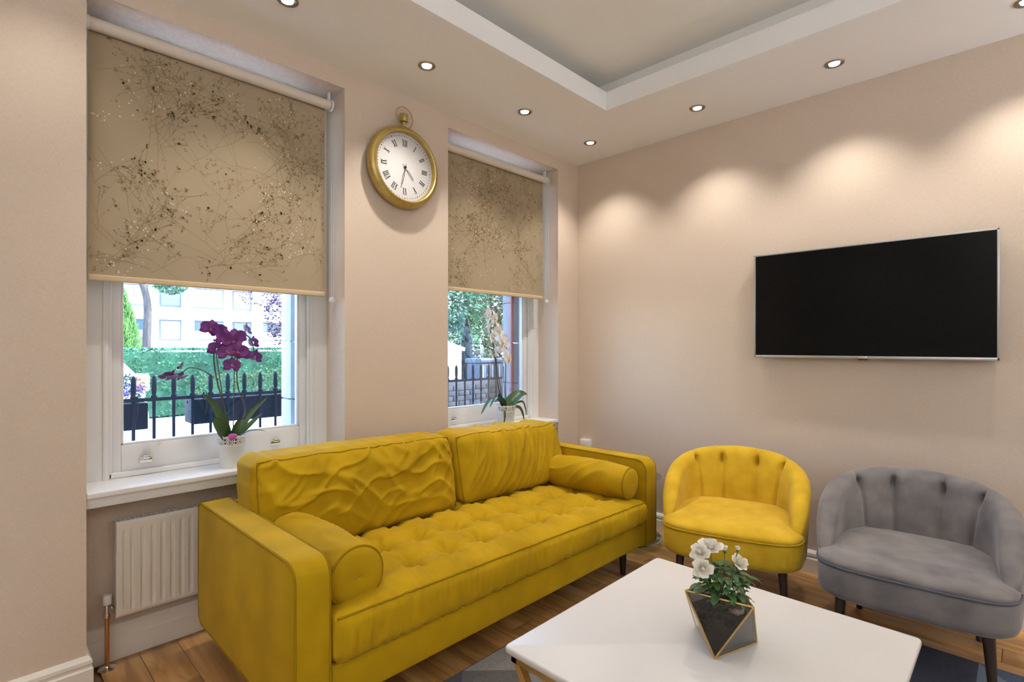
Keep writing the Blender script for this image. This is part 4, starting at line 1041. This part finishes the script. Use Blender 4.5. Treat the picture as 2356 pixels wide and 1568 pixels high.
# ------------------------------------------------------------------ outside the windows
GZ = -.42
PAVE = M('pavement', (.70, .68, .66), rough=.9, var=(3, .12)); ROAD = M('asphalt', (.55, .55, .56), rough=.95, var=(5, .15))
struct(MB().box(-14, 40, .43, 3.6, GZ - .1, GZ + .02).build('pavement', PAVE, smooth=0), 'pale paving outside the windows', 'pavement')
struct(MB().box(-14, 60, 3.6, 70, GZ - .1, GZ - .04).build('road', ROAD, smooth=0), 'sunlit street beyond the railings', 'road')
IRON = M('black_iron', (.006, .010, .018), rough=.7, spec=.2)
def leafmat(n, c): return M(n, c, rough=.55, var=(1.5, .45, 5), spec=.3)
HEDGE = leafmat('hedge_leaf', (.016, .085, .042)); LIME = leafmat('lime_leaf', (.06, .17, .03)); TEAL = leafmat('plane_leaf', (.02, .11, .05)); DARKG = leafmat('cypress_leaf', (.006, .025, .022)); PLUM = leafmat('plum_leaf', (.04, .022, .05))
BARK = M('bark', (.07, .062, .06), rough=.9, var=(8, .4), vscale=(3, 3, .6), bump=(20, .6, .02))
rg = random.Random(21)
def leaf_cloud(mb, c, rad, n, s, box=False, surf=.5, mi=0):
    for _ in range(n):
        if box:
            p = [rg.uniform(-1, 1) for _ in range(3)]
            if rg.random() < surf: k = rg.choice((1, 2, 1)); p[k] = rg.choice((-1, 1)) if k == 1 else 1; 
        else:
            v = Vector((rg.gauss(0, 1), rg.gauss(0, 1), rg.gauss(0, 1))).normalized() * (rg.uniform(.55, 1.0) ** .6); p = list(v)
        q = Vector((c[0] + p[0] * rad[0], c[1] + p[1] * rad[1], c[2] + p[2] * rad[2]))
        a = Vector((rg.gauss(0, 1), rg.gauss(0, 1), rg.gauss(0, 1))).normalized(); b = a.orthogonal().normalized(); z = s * rg.uniform(.6, 1.3)
        mb.add([q - a * z, q + b * z * .5, q + a * z, q - b * z * .5], [(0, 1, 2, 3)], mi)
# railings: bars with spear heads and one rail
rail = thing('iron_railing', 'black iron railing with spear heads outside both windows', 'railing', (-1.2, 1.12, GZ))
m = MB(); m.rbox(-3.3, .6, 1.107, 1.133, .925, .945, .003, 1); m.rbox(-3.3, .6, 1.107, 1.133, GZ + .12, GZ + .14, .003, 1); m.build('rail', IRON, rail)
m = MB(); m.tube([(0, 0, 0), (0, 0, 1.27)], .0085, 8); m.lathe([(.010, 1.275), (.016, 1.283), (.016, 1.289), (.0095, 1.295), (.012, 1.31), (.0135, 1.335), (.0125, 1.385), (.006, 1.402), (.001, 1.405)], (0, 0, 0), 10)
bar0 = m.build('baluster', IRON, rail, 60, False)
k = 0; x = -3.25
while x < .6:
    o = bar0 if k == 0 else bar0.copy()
    if k: COL.objects.link(o); o.parent = rail
    o.location = (x + 1.2, 0, .085); k += 1; x += .0965
# hanging planter boxes
def window_box(x0, x1, label, fl):
    root = thing('planter_box', label, 'planter', ((x0 + x1) / 2, 1.26, .765), group='planter boxes on the railing')
    m = MB(); m.rbox(x0, x1, 1.15, 1.33, .765, .915, .006, 2); b = m.build('trough', M('trough_plastic', (.008, .014, .024), rough=.7, spec=.2), root)
    for x in (x0 + .06, x1 - .06):
        MB().tube([(x, 1.16, .80), (x, 1.10, .86), (x, 1.10, .952), (x, 1.16, .955), (x, 1.16, .90)], .004, 6).build('hook', IRON, root)
    p = thing('bedding_plants', 'leafy %s plants growing in the %s' % ('purple flowered' if fl else 'pale green', 'short planter box' if fl else 'long planter box'), 'plants', ((x0 + x1) / 2, 1.24, .91))
    m = MB(); W = (x1 - x0) / 2; cx = (x0 + x1) / 2
    leaf_cloud(m, (cx, 1.24, .975), (W, .09, .085), int(2400 * W), .013, box=True, surf=0)
    leaf_cloud(m, (cx + W * .3, 1.24, 1.04), (W * .6, .07, .05), int(700 * W), .012)
    f_ = m.build('foliage', [LIME if not fl else HEDGE], p, smooth=0); f_['kind'] = 'stuff'
    if fl:
        m = MB(); leaf_cloud(m, (cx + .03, 1.22, .985), (W * .95, .08, .045), 420, .011); q = m.build('flowers', M('violet_petal', (.07, .05, .28), rough=.6), p, smooth=0); q['kind'] = 'stuff'
window_box(-3.05, -2.50, 'short black planter box hooked on the railing', True)
window_box(-2.275, -1.45, 'long black planter box hooked on the railing', False)
# hedge beyond the street
m = MB(); m.box(-8, 5, 12.15, 13.45, GZ, 1.08); leaf_cloud(m, (-1.5, 12.8, .36), (6.5, .75, .80), 16000, .055, box=True, surf=.85)
hd = thing('hedge', 'long clipped green hedge across the street', 'hedge', (.5, 12.8, GZ)); f_ = m.build('foliage', HEDGE, hd, smooth=0); f_['kind'] = 'stuff'
# parked car: body shell with cabin, glass, lamps and wheels
CARP = M('car_paint', (.40, .42, .46), rough=.25, coat=.6); CGL = M('car_glass', (.10, .13, .16), rough=.1, spec=.8)
car = thing('car', 'silver white hatchback parked across the pavement', 'car', (-3.8, 5.0, GZ - .04))
g = GZ - .04
def car_loft(prof, y0, y1, ins_fn, mat, name, parent):
    m = MB(); n = len(prof); vs = []
    for y, k in ((y0, 0), (y0 + .06, 1), (y1 - .06, 1), (y1, 0)):
        for x, z in prof:
            i = ins_fn(z); yy = y + (i if y < (y0 + y1) / 2 else -i); s = 1 if k else .985
            vs.append((-3.75 + (x + 3.75) * s, yy, z * s + g * (1 - s) + (.0 if k else .012)))
    fs = [(k * n + i, k * n + (i + 1) % n, (k + 1) * n + (i + 1) % n, (k + 1) * n + i) for k in range(3) for i in range(n)] + [tuple(range(n))[::-1], tuple(range(3 * n, 4 * n))]
    return m.add(vs, fs).build(name, mat, parent, smooth=40)
body = [(-5.85, g + .3), (-5.95, g + .6), (-5.8, g + .85), (-4.9, g + 1.08), (-4.5, g + 1.25), (-2.4, g + 1.40), (-1.99, g + 1.40), (-1.92, g + 1.25), (-1.86, g + .8), (-1.88, g + .38), (-2.3, g + .28), (-5.4, g + .28)]
cabin = [(-4.75, g + 1.2), (-4.1, g + 1.56), (-3.6, g + 1.63), (-2.6, g + 1.64), (-2.28, g + 1.62), (-2.10, g + 1.54), (-1.97, g + 1.38), (-1.99, g + 1.25)]
bo = car_loft(body, 4.2, 5.9, lambda z: .02, CARP, 'body', car)
cb = car_loft(cabin, 4.22, 5.88, lambda z: max(0, (z - g - 1.2)) * .30, CARP, 'cabin', car)
def side_glass(pts):
    m = MB(); m.add([(x, 4.214 + (z - g - 1.2) * .30 - .004, z) for x, z in pts] + [(x, 4.214 + (z - g - 1.2) * .30 + .01, z) for x, z in pts], [tuple(range(len(pts))), tuple(range(2 * len(pts) - 1, len(pts) - 1, -1))] + [(i, (i + 1) % len(pts), len(pts) + (i + 1) % len(pts), len(pts) + i) for i in range(len(pts))])
    m.build('side_window', CGL, cb, smooth=0)
side_glass([(-4.35, g + 1.32), (-4.05, g + 1.5), (-3.45, g + 1.57), (-3.45, g + 1.32)]); side_glass([(-3.38, g + 1.34), (-3.38, g + 1.57), (-2.7, g + 1.57), (-2.45, g + 1.40)])
m = MB(); m.rbox(-2.0, -1.885, 4.19, 4.45, g + 1.22, g + 1.40, .025, 3); m.build('tail_light', M('tail_lamp', (.85, .16, .10), rough=.2, coat=.5, emit=(1, .12, .06), estr=.2), car)
for x in (-5.05, -2.55):
    m = MB(); m.lathe([(.18, -.10), (.30, -.10), (.32, -.06), (.32, .06), (.30, .10), (.18, .11), (.001, .09)], (x, 4.30, g + .32), 28, 'y'); m.build('wheel', M('tyre', (.02, .02, .02), rough=.8), car)
# apartment block opposite: floors of bands, bays and windows
BW = M('white_render', (.80, .82, .86), rough=.9); BWG = M('building_glass', (.03, .06, .09), rough=.15, spec=.6); BFR = M('window_frame_grey', (.05, .075, .11), rough=.5); BSH = M('blind_white', (.80, .84, .88), rough=.7)
YB = 48.0
ab = thing('apartment_building', 'long white apartment block with window bays beyond the hedge', 'building', (14, YB, GZ))
m = MB(); m.box(-6, 60, YB + .6, YB + 12, GZ, 16); m.build('wall', BW, ab, smooth=0)
fl = 2.78
for k in range(6):
    z = 1.35 + fl * (k - 1)
    MB().rbox(-6, 60, YB - .15, YB + .6, z + 2.05, z + 3.05 - .02, .02, 1).build('floor_band', BW, ab)
    MB().rbox(-6, 60, YB - .3, YB - .15, z + 2.92, z + 3.0, .02, 1).build('ledge', BW, ab)
    for x in [4.0 + 5.6 * i for i in range(-1, 9)]:
        MB().box(x + 5.2, x + 6.0, YB + .1, YB + .6, z + .2, z + 2.05).build('bay_pier', BW, ab, smooth=0)
        for xa, xb, kind in ((x + .0, x + 2.8, 0), (x + 3.55, x + 5.1, 1)):
            m = MB(); m.box(xa, xb, YB + .42, YB + .62, z + .35, z + 2.05); fr = m.build('window', BFR, ab, smooth=0)
            if kind: MB().box(xa + .1, xb - .1, YB + .38, YB + .42, z + .45, z + 1.92).build('pane', BSH if (k + int(x)) % 2 else BWG, fr, smooth=0)
            else:
                nP = 3
                for q in range(nP):
                    a = xa + .08 + (xb - xa - .16) * q / nP; b = xa + .02 + (xb - xa - .16) * (q + 1) / nP
                    MB().box(a, b, YB + .38, YB + .42, z + .45, z + 1.15).build('pane', BSH, fr, smooth=0)
                    MB().box(a, b, YB + .38, YB + .42, z + 1.22, z + 1.95).build('pane', BWG if k % 2 else BSH, fr, smooth=0)
# street trees
def tree(name, label, base, trunk, r, crowns, mat, s, group='street trees'):
    root = thing(name, label, 'tree', base, group=group)
    if trunk:
        R_ = [r * (1 - .55 * i / (len(trunk) - 1)) for i in range(len(trunk))]; P = catmull(trunk, 5); RR = [r * (1 - .55 * i / (len(P) - 1)) for i in range(len(P))]
        MB().tube(P, RR, 10).build('trunk', BARK, root)
    m = MB()
    for c, rad, n in crowns: leaf_cloud(m, c, rad, n, s)
    f_ = m.build('foliage', mat, root, smooth=0); f_['kind'] = 'stuff'
    return root
def cone(name, label, c, h, r, n, s, mat):
    root = thing(name, label, 'tree', (c[0], c[1], GZ), group='conical evergreens'); m = MB()
    MB().tube([(c[0], c[1], GZ), (c[0], c[1], h * .4)], .06, 8).build('trunk', BARK, root)
    for _ in range(n):
        t = rg.random()**1.3; rr = r * (1 - t)**.75 * rg.uniform(.75, 1.05); a = rg.uniform(0, 2 * pi); q = Vector((c[0] + rr * cos(a), c[1] + rr * sin(a), GZ + .15 + (h - GZ) * t))
        d = Vector((cos(a) * .4, sin(a) * .4, 1)) + Vector((rg.gauss(0, .3), rg.gauss(0, .3), 0)); d.normalize(); b = d.orthogonal().normalized(); z = s * rg.uniform(.6, 1.4)
        m.add([q - d * z, q + b * z * .4, q + d * z, q - b * z * .4], [(0, 1, 2, 3)])
    m.lathe([(r * .8, GZ + .2), (r * .62, GZ + (h - GZ) * .35), (r * .3, GZ + (h - GZ) * .7), (.01, GZ + (h - GZ) * .95)], (c[0], c[1], 0), 10)
    f_ = m.build('foliage', mat, root, smooth=0); f_['kind'] = 'stuff'; return root
tree('plane_tree', 'bare trunked tree rising behind the hedge', (.03, 14.2, GZ), [(.03, 14.2, GZ), (.03, 14.2, 1.3), (.05, 14.2, 2.2), (-.02, 14.2, 2.7), (-.25, 14.2, 3.3), (-.7, 14.1, 4.2)], .12, [((.55, 14.1, 2.85), (.42, .3, .22), 380), ((-.6, 14.1, 4.6), (1.3, .8, .7), 1200), ((1.2, 14.1, 4.4), (1.0, .6, .5), 700)], TEAL, .06)
cone('conical_evergreen', 'conical evergreen beside the car behind the hedge', (-.16, 16.3), 2.75, .78, 3800, .07, LIME)
tree('plum_tree', 'purple leaved tree at the right of the near window view', (2.75, 11.4, GZ), [(2.75, 11.4, GZ), (2.7, 11.4, 1.4), (2.5, 11.3, 2.4), (2.4, 11.2, 3.2)], .08, [((2.15, 11.2, 1.95), (.24, .3, .55), 520), ((1.85, 11.3, 2.45), (.5, .4, .25), 240), ((2.9, 11.3, 3.0), (1.0, .7, .8), 1100), ((2.3, 11.2, 1.5), (.2, .3, .35), 200)], PLUM, .045)
# the view from the corner window: trees, cypress, gate pier, bins and a low wall
tree('broad_tree', 'broad leafy tree filling the corner window view', (11.5, 14.5, GZ), [(11.5, 14.5, GZ), (11.5, 14.5, 2), (11.3, 14.5, 4.5)], .22, [((9.4, 13.5, 3.6), (2.4, 1.6, 1.9), 5200), ((11.6, 14.0, 4.2), (2.3, 1.6, 2.2), 3800), ((8.4, 14.0, 2.2), (1.5, 1.2, 1.3), 2200), ((13.8, 14.4, 3.6), (1.9, 1.4, 2.0), 2600), ((10.6, 13.6, 1.2), (1.8, 1.0, 1.3), 2600), ((7.8, 13.2, 1.0), (1.3, .8, 1.2), 1800), ((13.2, 13.6, 1.3), (1.6, 1.0, 1.4), 2000)], TEAL, .10)
tree('lime_tree', 'yellow green tree behind the broad leafy tree', (15.5, 19.5, GZ), [(15.5, 19.5, GZ), (15.5, 19.5, 3.2)], .2, [((14.5, 19.5, 3.4), (2.6, 1.6, 2.4), 3600), ((18, 20, 3.0), (2.4, 1.6, 2.2), 2600), ((12.0, 19.5, 2.4), (2.0, 1.5, 1.7), 2000)], LIME, .11)
cone('cypress', 'dark narrow cypress outside the corner window', (6.35, 8.6), 1.82, .40, 2600, .06, DARKG)
m = MB(); leaf_cloud(m, (7.5, 9.6, .62), (.55, .4, .55), 1500, .05); sh = thing('dark_shrub', 'dark rounded shrub beside the cypress', 'shrub', (7.5, 9.6, GZ)); f_ = m.build('foliage', DARKG, sh, smooth=0); f_['kind'] = 'stuff'
for dx_, dy_ in ((-.08, .05), (.1, -.04), (.02, .1)): MB().tube([(7.5 + dx_ * .4, 9.6 + dy_ * .4, GZ - .04), (7.5 + dx_, 9.6 + dy_, .3)], .022, 8).build('stem', BARK, sh)
gp = thing('gate_pier', 'white square gate pier with a cap outside the corner window', 'pier', (4.85, 7.4, GZ))
MB().rbox(4.45, 4.92, 7.15, 7.62, GZ - .04, 1.12, .01, 1).build('shaft', BW, gp); m = MB(); m.rbox(4.39, 4.98, 7.09, 7.68, 1.12, 1.2, .01, 1)
m.add([(4.41, 7.11, 1.2), (4.96, 7.11, 1.2), (4.96, 7.66, 1.2), (4.41, 7.66, 1.2), (4.685, 7.385, 1.34)], [(0, 1, 4), (1, 2, 4), (2, 3, 4), (3, 0, 4), (3, 2, 1, 0)]); m.build('cap', BW, gp, smooth=0)
BIN = M('bin_plastic', (.014, .036, .065), rough=.5)
for i, x in enumerate((5.85, 6.42)):
    b = thing('wheelie_bin', 'blue grey wheeled bin, %s of the pair by the low wall' % ('left one' if i == 0 else 'right one'), 'bin', (x, 7.5, GZ), group='wheeled bins')
    m = MB(); m.rbox(x - .25, x + .25, 7.25, 7.75, GZ + .02, .80, .03, 2); m.build('body', BIN, b); m = MB(); m.rbox(x - .28, x + .28, 7.2, 7.8, .80, .92, .04, 2); m.build('lid', BIN, b)
    for q in (-.16, 0, .16): MB().rbox(x + q - .02, x + q + .02, 7.235, 7.25, GZ + .1, .76, .005, 1).build('rib', M('bin_rib', (.10, .16, .22), rough=.5), b)
lw = struct(MB().box(3.5, 12, 6.6, 6.9, GZ - .04, .45).build('wall_garden', M('garden_mortar', (.03, .035, .04), rough=.95), smooth=0), 'low brick garden wall across the side street', 'wall')
bk = MB().rbox(-.155, .155, -.012, .02, -.05, .05, .006, 1).build('brick', M('garden_brick', (.014, .018, .022), rough=.9, objvar=.3)); u_ = False
for r_ in range(7):
    for i in range(16):
        o = bk if not u_ else bk.copy()
        if u_: COL.objects.link(o)
        u_ = True; o.parent = lw; o.location = (3.7 + .33 * i + (.16 if r_ % 2 else 0), 6.59, GZ + .03 + .115 * r_)
rp_ = thing('red_pipe', 'red painted upright pipe outside the corner window frame', 'pipe', (OPEN[1][1] - .012, .315, .745))
MB().tube([(OPEN[1][1] - .012, .318, .745), (OPEN[1][1] - .012, .318, 2.45)], .010, 12).build('tube', M('red_paint', (.70, .06, .08), rough=.35), rp_)
for z in (.9, 1.9): MB().rbox(OPEN[1][1] - .026, OPEN[1][1] + .004, .306, .330, z, z + .02, .003, 1).build('clip', M('red_clip', (.5, .06, .07), rough=.4), rp_)
